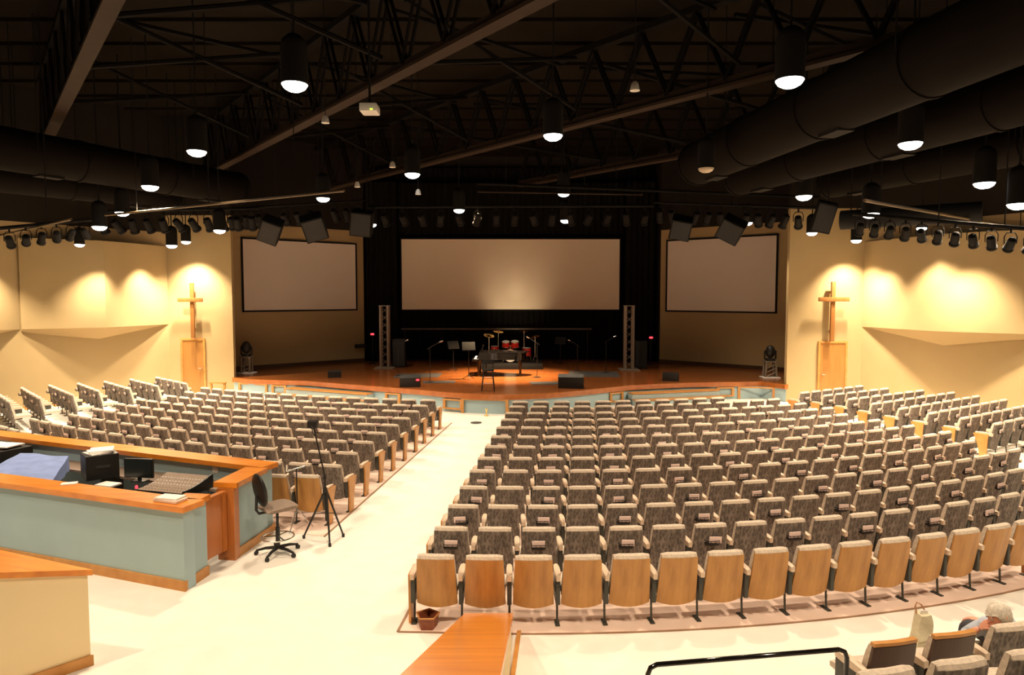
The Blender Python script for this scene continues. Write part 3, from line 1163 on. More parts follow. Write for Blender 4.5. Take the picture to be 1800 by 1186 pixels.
hung_box(D(476, 404, 21.5), (0.62, 0.6, 0.72), (0.5, 0.35, 0.3), 'tilted black loudspeaker hanging before the left screen, nearer its outer edge')
hung_box(D(552, 399, 22.5), (0.72, 0.6, 0.78), (0.5, -0.3, 0.2), 'tilted black loudspeaker hanging before the left screen, nearer the curtain')
hung_box(D(1197, 400, 23.2), (0.68, 0.6, 0.70), (0.5, 0.2, -0.2), 'tilted black loudspeaker hanging before the right screen, nearer the curtain')
hung_box(D(1286, 403, 22.2), (0.74, 0.6, 0.70), (0.5, 0.5, -0.3), 'tilted black loudspeaker hanging before the right screen, nearer its middle')
hung_box(D(636, 392, 24.5), (0.75, 0.7, 0.85), (0.3, 0.1, 0.1), 'black loudspeaker hanging at the left edge of the stage curtain')
hung_box(D(1448, 381, 20.0), (0.52, 0.6, 0.86), (0.25, 0.24, -0.3), 'tall tilted black loudspeaker hanging above the right cross')
mb = MB()
c = D(1478, 387, 19.0)
mb.cyl(c, c + Vector((2.6, -1.9, 0.0)), 0.26, 'blackmat', n=24)
root = thing('ceiling_duct', 'short black cylinder pointing at the tall tilted loudspeaker', 'duct', c)
mb2 = MB()
mb2.cyl((0, 0, 0), (2.6, -1.9, 0.0), 0.26, 'blackmat', n=24)
mb2.build('duct_tube', root)
mb2 = MB()
mb2.cyl((0.2, -0.15, 0.2), (0.2, -0.15, HANG - c.z), 0.015, 'blackmat', n=6)
mb2.build('hanger_rod', root)

# projector and the small pale heads near it
c = D(650, 192, 13.7)
root = thing('projector', 'pale ceiling projector with a yellow-green light, hanging below the long brown beam', 'projector', c)
mb = MB(); mb.box((-0.17, -0.2, -0.08), (0.17, 0.2, 0.08), 'white', 0.03); mb.build('projector_body', root)
mb = MB(); mb.cyl((-0.06, 0.2, 0), (-0.06, 0.26, 0), 0.05, 'black'); mb.build('lens', root)
mb = MB(); mb.ell((0.07, -0.205, -0.05), (0.03, 0.012, 0.015), 'greenled'); mb.build('status_light', root)
mb = MB(); mb.cyl((0, 0, 0.08), (0, 0, HANG - c.z), 0.025, 'blackmat', n=8); mb.build('mount_pole', root)
for px, py, Y, lab in ((572, 211, 14.2, 'small pale spotlight head left of the ceiling projector'), (690, 290, 18.0, 'small pale spotlight head above the left-centre pendant lamp'),
                       (628, 325, 19.5, 'small pale spotlight head at the low end of the second beam'), (1116, 153, 11.6, 'small pale spotlight head high in the middle right of the roof'),
                       (735, 338, 19.7, 'faint pale spotlight head just below the left-centre pendant lamp')):
    c = D(px, py, Y)
    root = thing('spotlight_head', lab, 'spotlight', c, 0, 'small pale spotlight heads')
    mb = MB(); mb.lathe([(0.03, 0.09), (0.06, 0.05), (0.085, -0.06), (0.07, -0.06)], (0, 0, 0), 'white', 12); mb.build('lamp_shade', root)
    mb = MB(); mb.cyl((0, 0, 0.08), (0, 0, HANG - c.z), 0.01, 'blackmat', n=6); mb.build('stem', root)

# ================================================================ SEATING
ZT = 0.87
PW = 0.236                                # half width of the back at its bottom


def shell_pt(u, v, off):
    w = PW + (0.213 - PW) * v
    z = 0.262 + 0.568 * v - 0.035 * (1 - u * u) * (1 - v) ** 2 - 0.012 * (abs(u) ** 6) * v
    y = 0.115 * (1 - v) ** 1.2 + 0.035 * u * u + off
    return (u * w, y, z)


def cush_pt(u, v, off):
    w = (PW + (0.213 - PW) * v) - 0.004
    z = 0.36 + (ZT - 0.36) * v - 0.016 * (abs(u) ** 5) * v
    y = 0.115 * (1 - max(0.0, (z - 0.30) / 0.53)) if z < 0.83 else 0.0
    y = max(y, 0.0) + 0.035 * u * u + off
    return (u * w, y, z)


CH = {}
for nm, mt in (('oak', 'oak'), ('grey', 'shell'), ('dark', 'shadeback')):
    mb = MB()
    mb.slab(lambda u, v: shell_pt(u, v, 0.022), lambda u, v: shell_pt(u, v, 0.0), 6, 6, mt)
    CH['shell_' + nm] = mb.mesh('seat_back_shell_' + nm)
mb = MB()
mb.slab(lambda u, v: cush_pt(u, v, 0.10 - 0.018 * (u ** 4) - 0.02 * (2 * v - 1) ** 4), lambda u, v: cush_pt(u, v, 0.024), 6, 6, 'cushion')
# padded roll over the top of the shell
pts, rr = [], []
for i in range(9):
    u = -1 + i / 4
    pts.append((u * 0.196, 0.044 + 0.03 * u * u, ZT - 0.036 - 0.012 * abs(u) ** 5))
    rr.append(0.046 if abs(u) < 0.95 else 0.036)
mb.tube(pts, rr, 'cushion', 8)
CH['cushion'] = mb.mesh('seat_back_cushion')
mb = MB()
mb.slab(lambda u, v: cush_pt(u, v * 0.96, 0.10 - 0.018 * (u ** 4) - 0.02 * (2 * v - 1) ** 4), lambda u, v: cush_pt(u, v * 0.96, 0.024), 6, 6, 'cushion')
CH['cushion_low'] = mb.mesh('seat_back_cushion_low')
mb = MB()
mb.slab(lambda u, v: (u * 0.213, -0.004 + 0.05 * v + 0.03 * u * u, 0.868 - 0.008 * u ** 4), lambda u, v: (u * 0.213, -0.002 + 0.05 * v + 0.03 * u * u, 0.838 - 0.01 * u ** 4), 6, 2, 'oaktrim')
CH['top_edge'] = mb.mesh('seat_back_top_edge')
mb = MB()


def seat_pt(u, v, top):
    w = 0.225 + 0.012 * v
    y = 0.15 + 0.40 * v
    z = (0.455 + 0.02 * v - 0.015 * u * u - 0.05 * max(0, v - 0.8) * 5 * 0.4) if top else (0.365 + 0.03 * v)
    return (u * w, y, z)


mb.slab(lambda u, v: seat_pt(u, v, True), lambda u, v: seat_pt(u, v, False), 4, 6, 'cushion')
CH['seat'] = mb.mesh('seat_cushion')
mb = MB()
mb.box((-0.026, 0.10, 0.27), (0.026, 0.40, 0.57), 'leg', 0.012)
mb.cyl((0, 0.22, 0.28), (0, 0.20, 0.03), 0.013, 'leg', n=8)
mb.box((-0.028, 0.13, 0.0), (0.028, 0.29, 0.02), 'leg', 0.008)
CH['leg'] = mb.mesh('seat_standard')
mb = MB()
mb.slab(lambda u, v: (u * (0.034 - 0.010 * abs(2 * v - 1) ** 3), 0.05 + 0.36 * v, 0.635 + 0.014 * sin(pi * v) - 0.01 * u * u), lambda u, v: (u * (0.031 - 0.010 * abs(2 * v - 1) ** 3), 0.05 + 0.36 * v, 0.568), 2, 6, 'armoak')
CH['armrest'] = mb.mesh('seat_armrest')
mb = MB()
mb.slab(lambda u, v: (0.014, 0.22 + u * (0.075 + 0.085 * v ** 2) + 0.06 * v * v, 0.02 + 0.58 * v), lambda u, v: (-0.014, 0.22 + u * (0.075 + 0.085 * v ** 2) + 0.06 * v * v, 0.02 + 0.58 * v), 2, 8, 'oaktrim')
CH['end'] = mb.mesh('seat_end_panel')
mb = MB()
# wire rack on the back of the shell, local y negative = towards the row behind
zc = 0.685
for z in (zc - 0.055, zc - 0.015):
    mb.tube([(-0.085, 0.03, z), (-0.085, -0.05, z), (0.085, -0.05, z), (0.085, 0.03, z)], 0.005, 'black', 6)
for x in (-0.085, -0.03, 0.03, 0.085):
    mb.tube([(x, -0.05, zc - 0.015), (x, -0.05, zc - 0.06), (x, 0.03, zc - 0.06)], 0.004, 'black', 6)
mb.box((-0.08, -0.04, zc - 0.075), (0.08, 0.03, zc - 0.05), 'black')
CH['rack'] = mb.mesh('book_rack')
mb = MB()
mb.box((-0.082, -0.030, zc - 0.048), (0.082, -0.012, zc + 0.035), 'card', 0.004)
CH['cards'] = mb.mesh('card_pad')

# ---- where the rows run
PITCHW = 0.556
SEATS = []      # dict(pos, rot, back, rack, endl, endr, label, group, x/y for ranking)


def place_row(p0, rot0, n, R, pitch, sgn=1):
    """n seat positions along an arc of radius R (bending towards the stage) starting at p0, sgn = direction along +x or -x"""
    out = []
    p = Vector((p0[0], p0[1], 0))
    th = rot0
    for i in range(n):
        out.append((p.copy(), th))
        th2 = th + (pitch / R if R else 0) * sgn
        tm = (th + th2) / 2
        p = p + Vector((cos(tm), sin(tm), 0)) * pitch * sgn
        th = th2
    return out


ROWY = [977.5, 927.8, 888.6, 855.5, 826.5, 804.4, 784.1, 766.6, 750.5, 736.7, 725.0, 713.7, 705.4]
CENTRE_ROWS = []
for k, y in enumerate(ROWY):
    Y = U(850, y, ZT).y
    xl = -1.14 + 0.0915 * k
    x0 = xl + 0.27
    R = 18.3
    rot0 = math.asin(max(-0.2, min(0.5, (x0 - 0.15 - 0.05 * k) / R)))
    xr = 10.8 - 0.27 * k if k < 12 else 6.4
    pitch = 0.558 + 0.0018 * k
    row = place_row((x0, Y), rot0, 26, R, pitch, 1)
    row = [q for q in row if q[0].x < xr and q[0].x / q[0].y < 0.80]
    CENTRE_ROWS.append(row)
    for i, (p, th) in enumerate(row):
        rack = (i % 2 == 0) and k > 0
        if k == 0:
            lab = 'oak-backed auditorium seat, %s from the basket end of the rearmost row' % ORD[i + 1]
            if i + 1 == 1:
                lab = 'oak-backed auditorium seat with the basket beneath it, at the end of the rearmost row'
        else:
            what = 'card-racked grey seat' if rack else 'plain grey seat'
            lab = '%s, centre block, %s from wide aisle, %s row ahead of oak-backed row' % (what, ORD[i + 1], ORD[k])
        SEATS.append(dict(p=p, th=th, back='oak' if k == 0 else 'grey', rack=rack, el=(i == 0), er=(i == len(row) - 1), lab=lab, grp='auditorium seats of the centre block'))

LROW = [(751, 702.5), (737, 712), (721, 722), (704, 734), (683, 746), (660, 760), (636, 776), (607, 795), (577, 817)]
LEFT_ROWS = []
for k, (x, y) in enumerate(LROW):
    p = U(x, y, ZT)
    R = 21.0
    rot0 = math.asin((p.x - 0.6) / R)
    row = place_row((p.x, p.y), rot0, 24, R, 0.566, -1)
    xl = -10.0 - 0.22 * k
    row = [q for q in row if q[0].x > xl and q[0].x / q[0].y > -0.79]
    LEFT_ROWS.append(row)
    for i, (q, th) in enumerate(row):
        rack = (i % 2 == 1)
        what = 'card-racked grey seat' if rack else 'plain grey seat'
        lab = '%s, left block, %s from wide aisle, %s row back from the stage' % (what, ORD[i + 1], ORD[k + 1])
        SEATS.append(dict(p=q, th=th, back='grey', rack=rack, el=False, er=(i == 0), lab=lab, grp='auditorium seats of the left block'))
for i, (p, lab) in enumerate(((U(533, 839, ZT), 'oak-backed auditorium seat in front of the tripod stand, behind the booth'), (U(475, 838, ZT), 'oak-backed auditorium seat half hidden behind the corner of the booth'))):
    SEATS.append(dict(p=Vector((p.x, p.y + 0.12, 0)), th=-0.16, back='oak', rack=False, el=False, er=(i == 0), lab=lab, grp='auditorium seats of the left block'))

# side block on the right, rows turned towards the stage
RIN = [(8.72, 20.46), (9.18, 19.93), (9.55, 19.21), (9.80, 18.39), (10.09, 17.58), (10.42, 16.87), (10.76, 16.16), (11.05, 15.44)]
ROUT = [(11.99, 22.44), (12.50, 21.82), (13.06, 21.21), (13.62, 20.70), (14.09, 20.10), (14.43, 19.43), (14.9, 18.8), (15.2, 18.1)]
for k, (a, b) in enumerate(zip(RIN, ROUT)):
    a, b = Vector((*a, 0)), Vector((*b, 0))
    L = (b - a).length
    n = int((L + 0.05) / PITCHW)
    t = (b - a).normalized()
    th = atan2(t.y, t.x)
    for i in range(n):
        p = a + t * (0.28 + PITCHW * i)
        if p.x / p.y > 0.79:
            continue
        rack = i % 2 == 0
        lab = '%s, right side block, %s from its aisle, %s row back from stage' % ('card-racked grey seat' if rack else 'plain grey seat', ORD[i + 1], ORD[k + 1])
        SEATS.append(dict(p=p, th=th, back='grey', rack=rack, el=(i == 0), er=False, lab=lab, grp='auditorium seats of the right side block'))
# side block on the left
LIN = [(-11.00, 22.75), (-11.5, 22.0), (-11.95, 21.25), (-12.5, 20.6), (-12.95, 19.95), (-13.3, 19.1), (-13.85, 18.6)]
LOUT = [(-12.98, 24.55), (-13.59, 23.99), (-14.12, 23.35), (-14.74, 22.89), (-15.39, 22.42), (-15.85, 21.8), (-16.2, 21.1)]
for k, (a, b) in enumerate(zip(LIN, LOUT)):
    a, b = Vector((*a, 0)), Vector((*b, 0))
    L = (b - a).length
    n = int((L + 0.12) / PITCHW)
    t = (b - a).normalized()
    th = atan2(-t.y, -t.x)
    for i in range(n):
        p = b - t * (0.28 + PITCHW * i)
        if p.x / p.y < -0.79:
            continue
        rack = i % 2 == 0
        lab = '%s, left side block, %s from wall, %s row back from stage' % ('card-racked grey seat' if rack else 'plain grey seat', ORD[i + 1], ORD[k + 1])
        SEATS.append(dict(p=p, th=th, back='grey', rack=rack, el=False, er=False, lab=lab, grp='auditorium seats of the left side block'))
# seats near the camera on the right
NEAR = [(1580, 1128, 0.0, 'dark', 'shade-darkened wood-backed seat nearest the black handrail, beige bag beside it'),
        (1686, 1114, 0.0, 'dark', 'shade-darkened wood-backed seat between the beige bag and the seated person'),
        (1793, 1101, 0.0, 'grey', 'grey fabric-backed seat hiding the body of the seated person'),
        (1572, 1184, 0.40, 'grey', 'grey seat cut by the bottom edge, below the first dark-backed seat'),
        (1702, 1166, 0.40, 'grey', 'grey seat cut by the bottom edge, below the second dark-backed seat'),
        (1832, 1148, 0.40, 'grey', 'grey seat in the bottom right corner of the picture')]
for px, py, z0, bk, lab in NEAR:
    p = U(px, py, ZT + z0)
    SEATS.append(dict(p=Vector((p.x, p.y, z0)), th=0.21, back=bk, rack=False, el=False, er=False, lab=lab, grp='seats close to the camera', near=True))

SEATS.sort(key=lambda s: (0 if s.get('near') else 1, s['p'].y))
ONE, REST = SEATS[:300], SEATS[300:]


def seat_parts(s):
    """[(part name, mesh key, local offset, sub-parts)]"""
    L = [('back_shell', 'shell_' + s['back'], (0, 0, 0), []), ('back_cushion', 'cushion_low' if s['back'] == 'dark' else 'cushion', (0, 0, 0), []), ('seat', 'seat', (0, 0, 0), []),
         ('leg', 'leg', (-0.274, 0, 0), []), ('armrest', 'armrest', (-0.274, 0, 0), [])]
    if s['back'] == 'dark':
        L.append(('top_edge', 'top_edge', (0, 0, 0), []))
    if s['rack']:
        L.append(('card_rack', 'rack', (0, 0, 0), [('card_pad', 'cards')]))
    if s['el']:
        L.append(('end_panel', 'end', (-0.318, 0, 0), []))
    if s['er']:
        L += [('leg', 'leg', (0.274, 0, 0), []), ('armrest', 'armrest', (0.274, 0, 0), []), ('end_panel', 'end', (0.318, 0, 0), [])]
    return L


RNG = random.Random(3)
for s in ONE:
    root = thing('auditorium_seat', s['lab'], 'chair', (s['p'].x, s['p'].y, s['p'].z), s['th'], s['grp'])
    for nm, key, off, subs in seat_parts(s):
        o = link(nm, CH[key], root, off)
        if key == 'rack':
            dx = RNG.uniform(-0.02, 0.02)
            o.location = (dx, 0, 0)
            for sn, sk in subs:
                c = link(sn, CH[sk], o, (0, 0, 0))
                c.rotation_euler = (0, RNG.uniform(-0.06, 0.06), 0)
                c.location = (RNG.uniform(-0.006, 0.006), 0, 0)
                c['label'] = 'pinkish card pad'
        if key == 'shell_oak':
            o['label'] = 'oak veneered back shell'

# the remaining far seats as one object
if REST:
    V, Fc, MI, mats = [], [], [], []
    for s in REST:
        Mx = Matrix.Translation((s['p'].x, s['p'].y, s['p'].z)) @ Matrix.Rotation(s['th'], 4, 'Z')
        for nm, key, off, subs in seat_parts(s):
            for kk in [key] + [x[1] for x in subs]:
                me = CH[kk]
                o = len(V)
                T = Mx @ Matrix.Translation(off)
                V += [tuple(T @ v.co) for v in me.vertices]
                for pl in me.polygons:
                    mt = me.materials[pl.material_index]
                    if mt not in mats:
                        mats.append(mt)
                    Fc.append(tuple(i + o for i in pl.vertices))
                    MI.append(mats.index(mt))
    me = bpy.data.meshes.new('far_seats')
    me.from_pydata(V, [], Fc)
    for mt in mats:
        me.materials.append(mt)
    me.polygons.foreach_set('material_index', MI)
    me.polygons.foreach_set('use_smooth', [True] * len(Fc))
    me.set_sharp_from_angle(angle=radians(38))
    o = link('auditorium_seats', me)
    tag(o, 'the many small grey auditorium seats in the rows closest to the stage', 'chair', None, 'stuff')
print('SEATS', len(SEATS), 'rest', len(REST), 'cut Y', ONE[-1]['p'].y)

# ---- floor under the seats
def seat_floor(rows_first, rows_last, nm, k_edge):
    pass


sf = MB()
A0 = CENTRE_ROWS[0]
poly = []


def off_pt(p, th, f, r=0.0):
    return Vector((p.x, p.y, 0)) + Vector((-sin(th), cos(th), 0)) * f + Vector((cos(th), sin(th), 0)) * r


r0, r12 = CENTRE_ROWS[0], CENTRE_ROWS[11]
p_rear = [off_pt(p, th, -0.04) for p, th in r0] 
p_rear[0] = off_pt(r0[0][0], r0[0][1], -0.04, -0.42)
p_front = [off_pt(p, th, 1.3) for p, th in r12]
p_front[0] = off_pt(r12[0][0], r12[0][1], 1.3, -0.38)
right = [off_pt(CENTRE_ROWS[k][-1][0], CENTRE_ROWS[k][-1][1], 0.3, 0.36) for k in range(1, 11)]
cpoly = p_rear + right + p_front[::-1]
sf.prism([(p.x, p.y) for p in cpoly], 0.0005, 0.006, 'seatfloor')
l0, l8 = LEFT_ROWS[0], LEFT_ROWS[8]
e0 = off_pt(l0[0][0], l0[0][1], 1.2, 0.42)
rearR = Vector((-3.02 + 0.06, 10.55, 0))
lp = [rearR, e0] + [off_pt(p, th, 1.2) for p, th in l0[1:]]
rear = [off_pt(p, th, -0.9) for p, th in l8]
rear = [Vector((-4.3, 11.0, 0))] + [p for p in rear if p.x < -4.6]
lp2 = lp + rear[::-1]
sf.prism([(p.x, p.y) for p in lp2], 0.0005, 0.006, 'seatfloor')
struct('floor_seating', sf, 'pinkish bare floor under the seat rows')
ed = MB()


def strip(pts, w, mat='edge', z=0.012):
    for a, b in zip(pts, pts[1:]):
        t = (b - a).normalized()
        n = Vector((-t.y, t.x, 0)) * w / 2
        q = [a - n, b - n, b + n, a + n]
        ed.prism([(p.x, p.y) for p in q], 0.0005, z, mat)


strip(p_rear, 0.022)
strip([p_rear[0], p_front[0]], 0.03)
strip([rearR, e0], 0.03)
struct('trim_1', ed, 'thin brown edging strip round the seating floor')

# ================================================================ SOUND BOOTH
def xy(p):
    return Vector((p[0], p[1], 0))


CAPZ = 1.12
c1, c2, c3, c4 = xy(U(321, 892, CAPZ)), xy(U(370, 868, CAPZ)), xy(U(416, 849, CAPZ)), xy(U(489, 812, CAPZ))
c5, c6 = xy(U(0, 756, CAPZ)), xy(U(0, 848, CAPZ))
c6e = c1 + (c6 - c1) * 2.1
c5e = c4 + (c5 - c4) * 1.18
booth = thing('sound_booth', 'teal sound booth half-walls with wide orange oak caps, beside the wide aisle', 'sound booth', (0, 0, 0))


def inward(p, q, ref):
    t = (q - p).normalized()
    n = Vector((-t.y, t.x, 0))
    return n if (ref - p).dot(n) > 0 else -n


MID = (c1 + c4 + c5 + c6) / 4
nN, nF = inward(c1, c6, MID), inward(c4, c5, MID)
nE1, nE2 = inward(c1, c2, MID), inward(c3, c4, MID)


def booth_seg(p, q, n, e0=0.0, e1=0.0):
    """wall panel, cap and base board along the outer cap line p-q"""
    t = (q - p).normalized()

    def poly(a, b, s0=0.0, s1=0.0):
        P, Q = p + t * s0, q - t * s1
        return [(v.x, v.y) for v in (P + n * a, Q + n * a, Q + n * b, P + n * b)]
    mb = MB(); mb.prism(poly(0.07, 0.25, 0.252 if e0 else 0.07, e1), 0.0, CAPZ - 0.08, 'teal'); mb.build('wall_panel', booth)
    mb = MB(); mb.prism(poly(0.0, 0.36, e0, 0), CAPZ - 0.075, CAPZ, 'cap'); mb.build('oak_cap', booth)
    mb = MB(); mb.prism(poly(0.045, 0.069, 0.071 if e0 else 0.045, e1), 0.0, 0.13, 'oaktrim'); mb.build('base_board', booth)


booth_seg(c1, c6e, nN)
booth_seg(c1, c2, nE1, 0.36)
booth_seg(c4, c5e, nF)
booth_seg(c4, c3, nE2, 0.36)
# oak end post where the gate closes
t = (c4 - c3).normalized()
mb = MB()
mb.prism([(v.x, v.y) for v in (c3 + nE2 * 0.03 - t * 0.035, c3 + nE2 * 0.03 + t * 0.10, c3 + nE2 * 0.29 + t * 0.10, c3 + nE2 * 0.29 - t * 0.035)], 0.0, CAPZ - 0.08, 'gate')
mb.build('end_post', booth)
# gate
g0, g1 = c2 + nE1 * 0.14, c3 + nE2 * 0.14
tg = (g1 - g0).normalized()
g0, g1 = g0 + tg * 0.02, g1 - tg * 0.05
ng = Vector((tg.y, -tg.x, 0))
gate = MB()
gate.prism([(v.x, v.y) for v in (g0, g1, g1 - ng * 0.04, g0 - ng * 0.04)], 0.16, 0.98, 'gate')
go = gate.build('gate', booth)
mb = MB()
mb.prism([(v.x, v.y) for v in (g0 + ng * 0.025, g1 + ng * 0.025, g1 - ng * 0.065, g0 - ng * 0.065)], 0.98, 1.02, 'gate')
for a, b in ((g0, g0 + tg * 0.09), (g1 - tg * 0.09, g1)):
    mb.prism([(v.x, v.y) for v in (a + ng * 0.012, b + ng * 0.012, b, a)], 0.16, 0.98, 'gate')
mb.build('gate_rail', go)
mb = MB()
p = c4 + (c5 - c4) * 0.145 + nF * 0.252
tF = (c5 - c4).normalized()
mb.prism([(v.x, v.y) for v in (p, p + tF * 0.12, p + tF * 0.12 + nF * 0.012, p + nF * 0.012)], 0.90, 1.0, 'white')
mb.build('outlet_plate', booth)

# desk and counter inside
def counter(p, q, n, a, b, z, label, mat):
    t = (q - p).normalized()
    root = thing('booth_desk', label, 'desk', (0, 0, 0))
    mb = MB(); mb.prism([(v.x, v.y) for v in (p + n * a, q + n * a, q + n * b, p + n * b)], z - 0.04, z, mat); mb.build('worktop', root)
    L = (q - p).length
    for s in (0.1, L * 0.5, L - 0.15):
        o = p + t * s
        mb = MB(); mb.prism([(v.x, v.y) for v in (o + n * (a + 0.02), o + t * 0.03 + n * (a + 0.02), o + t * 0.03 + n * (b - 0.02), o + n * (b - 0.02))], 0.0, z - 0.041, 'dkfloor'); mb.build('support_panel', root)
    return root


tN = (c6 - c1).normalized()
counter(c1 + tN * 0.6, c1 + tN * 6.6, nN, 0.26, 1.15, 0.80, 'long dark work desk inside the booth against its near teal wall', 'dkfloor')
counter(c4 + tF * 0.30, c4 + tF * 6.0, nF, 0.275, 0.72, 0.80, 'grey counter inside the booth against its far teal wall', 'stoolgrey')
DZ = 0.802


def Dk(px, py, z=DZ):
    return U(px, py, z)


# blue cloth over a console
a, b, c, d = U(-40, 836, 0.96), U(92, 845, 0.96), U(124, 801, 1.04), U(58, 788, 1.04)
c.y = min(c.y, b.y + 1.25); d.y = min(d.y, a.y + 1.25)
mb = MB()
n = 12
vs = []
for j in range(n + 1):
    for i in range(n + 1):
        u_, v_ = i / n, j / n
        p = (a * (1 - u_) + b * u_) * (1 - v_) + (d * (1 - u_) + c * u_) * v_
        e = min(u_, 1 - u_, v_, 1 - v_)
        p.z += 0.012 * sin(9 * u_ + 5 * v_) * cos(7 * v_) + 0.03 * min(1, e * 8)
        vs.append(p)
k = n + 1
fs = [(j * k + i, j * k + i + 1, (j + 1) * k + i + 1, (j + 1) * k + i) for j in range(n) for i in range(n)]
edge = [(i, 0) for i in range(n + 1)] + [(n, j) for j in range(1, n + 1)] + [(i, n) for i in range(n - 1, -1, -1)] + [(0, j) for j in range(n - 1, 0, -1)]
o = len(vs)
cen = (a + b + c + d) / 4
for q, (i, j) in enumerate(edge):
    p = vs[j * k + i].copy()
    out = Vector((p.x - cen.x, p.y - cen.y, 0)).normalized()
    p += out * (0.01 + 0.012 * sin(q * 1.7))
    p.z = DZ + 0.012
    vs.append(p)
ne = len(edge)
for q in range(ne):
    i0, j0 = edge[q]
    i1, j1 = edge[(q + 1) % ne]
    fs.append((j0 * k + i0, j1 * k + i1, o + (q + 1) % ne, o + q))
fs.append(tuple(range(o, o + ne)))
mb.add(vs, fs, 'blue', True)
tag(mb.build('dust_cover'), 'rumpled blue cloth cover over a console inside the sound booth', 'cloth cover')

# black case with papers on it
p = Dk(162, 846)
root = thing('equipment_case', 'black cube-shaped equipment case on the booth desk, white papers on top', 'case', p + Vector((-0.06, 0.32, 0)), 0.72)
mb = MB(); mb.box((-0.24, -0.24, 0), (0.24, 0.24, 0.40), 'black', 0.015); mb.build('case_body', root)
mb = MB(); mb.box((-0.10, -0.255, 0.18), (0.10, -0.241, 0.23), 'rubber', 0.005); mb.build('handle', root)
q = p + Vector((-0.06, 0.32, 0.402))
for i in range(3):
    mb = MB()
    x0, y0 = -0.19 + 0.03 * i, -0.2 + 0.02 * i
    mb.box((x0, y0, i * 0.017), (x0 + 0.34, y0 + 0.36, i * 0.017 + 0.015), 'paper', rot=(0, 0, 0.2 - 0.22 * i))
    tag(mb.build('paper_stack', None, q, 0.72), ['lowest white paper stack on the black booth case', 'middle white paper stack on the black booth case', 'topmost white paper stack on the black booth case'][i], 'papers', 'papers on the booth case')
# flat monitor
p = Dk(236, 850)
root = thing('monitor', 'dark flat monitor on the booth desk next to the black case', 'monitor', p + Vector((0, 0.15, 0)), -0.12)
mb = MB(); mb.box((-0.25, -0.02, 0.06), (0.25, 0.025, 0.37), 'black', 0.01); mb.build('monitor_housing', root)
mb = MB(); mb.box((-0.235, -0.026, 0.075), (0.235, -0.0205, 0.355), 'screenblack'); mb.build('display', root)
mb = MB(); mb.box((-0.03, 0.0, 0.01), (0.03, 0.02, 0.12), 'black'); mb.box((-0.11, -0.07, 0), (0.11, 0.10, 0.012), 'black', 0.004); mb.build('stand', root)
p = Dk(240, 858)
mb = MB(); mb.lathe([(0.02, 0), (0.02, 0.03), (0.012, 0.045), (0, 0.048)], p, 'redled', 10, cap=False)
tag(mb.build('indicator_lamp'), 'tiny glowing red indicator lamp in front of the booth monitor', 'lamp')
# mixing console
p = Dk(303, 866)
p += Vector((-0.03, 0.12, 0))
root = thing('mixing_console', 'wide mixing console with lit grey control surface at the gate end of the booth desk', 'mixing console', p, -0.28)
mb = MB()
mb.slab(lambda u, v: (u * 0.42, -0.30 + 0.62 * v, 0.07 + 0.11 * v * v), lambda u, v: (u * 0.42, -0.30 + 0.62 * v, 0.0), 2, 6, 'stoolgrey', 'black', 'black')
mb.build('console_body', root)
mb = MB()
for i in range(14):
    for j in range(5):
        x, v = -0.37 + 0.057 * i, 0.12 + 0.16 * j
        z = 0.07 + 0.11 * v * v
        mb.cyl((x, -0.30 + 0.62 * v, z - 0.002), (x, -0.30 + 0.62 * v, z + 0.018), 0.011, 'chrome' if j < 2 else 'paper', n=6)
kb = mb.build('control_knobs', root)
kb['kind'] = 'stuff'
mb = MB(); mb.slab(lambda u, v: (0.432 + u * 0.012, -0.31 + 0.64 * v, 0.10 + 0.12 * v * v), lambda u, v: (0.432 + u * 0.012, -0.31 + 0.64 * v, 0.0), 2, 6, 'black'); mb.build('end_cheek', root)
# bits on the near cap
p = U(300, 880, CAPZ + 0.002)
mb = MB(); mb.box((-0.19, -0.10, 0), (0.19, 0.10, 0.035), 'papercream', 0.004); mb.box((-0.17, -0.09, 0.035), (0.16, 0.10, 0.06), 'paper', 0.004, rot=(0, 0, 0.1))
tag(mb.build('notebook', None, p, -0.33), 'cream notebook pile lying on the oak cap nearest the mixing console', 'notebook')
p = U(122, 850, CAPZ + 0.002)
mb = MB(); mb.box((-0.10, -0.06, 0), (0.10, 0.06, 0.012), 'paper', rot=(0, 0, 0.4))
tag(mb.build('paper_slip', None, p, 0), 'small white paper slip on the oak cap beside the black case', 'paper')
p = Dk(178, 856)
mb = MB(); mb.box((-0.16, -0.11, 0), (0.16, 0.11, 0.03), 'white', 0.006)
tag(mb.build('keyboard_tray', None, p + Vector((0.05, 0.1, 0)), -0.3), 'pale flat box on the booth desk before the monitor', 'box')
p = Dk(8, 806)
root = thing('equipment_rack', 'low black equipment rack at the far left end of the booth, papers on top', 'rack', p + Vector((-0.05, -0.05, 0)), -0.38)
mb = MB(); mb.box((-0.5, -0.28, 0), (0.5, 0.28, 0.24), 'black', 0.015); mb.build('rack_body', root)
mb = MB(); mb.box((-0.45, -0.292, 0.03), (0.45, -0.281, 0.21), 'rubber'); mb.build('front_panel', root)
mb = MB(); mb.box((-0.4, -0.2, 0), (0.3, 0.2, 0.03), 'papercream', 0.004); mb.box((-0.2, -0.22, 0.03), (0.42, 0.16, 0.05), 'paper', 0.004, rot=(0, 0, 0.2))
tag(mb.build('paper_stack', None, p + Vector((-0.05, -0.05, 0.242)), -0.38), 'loose cream papers on the low black rack at the far left', 'papers')

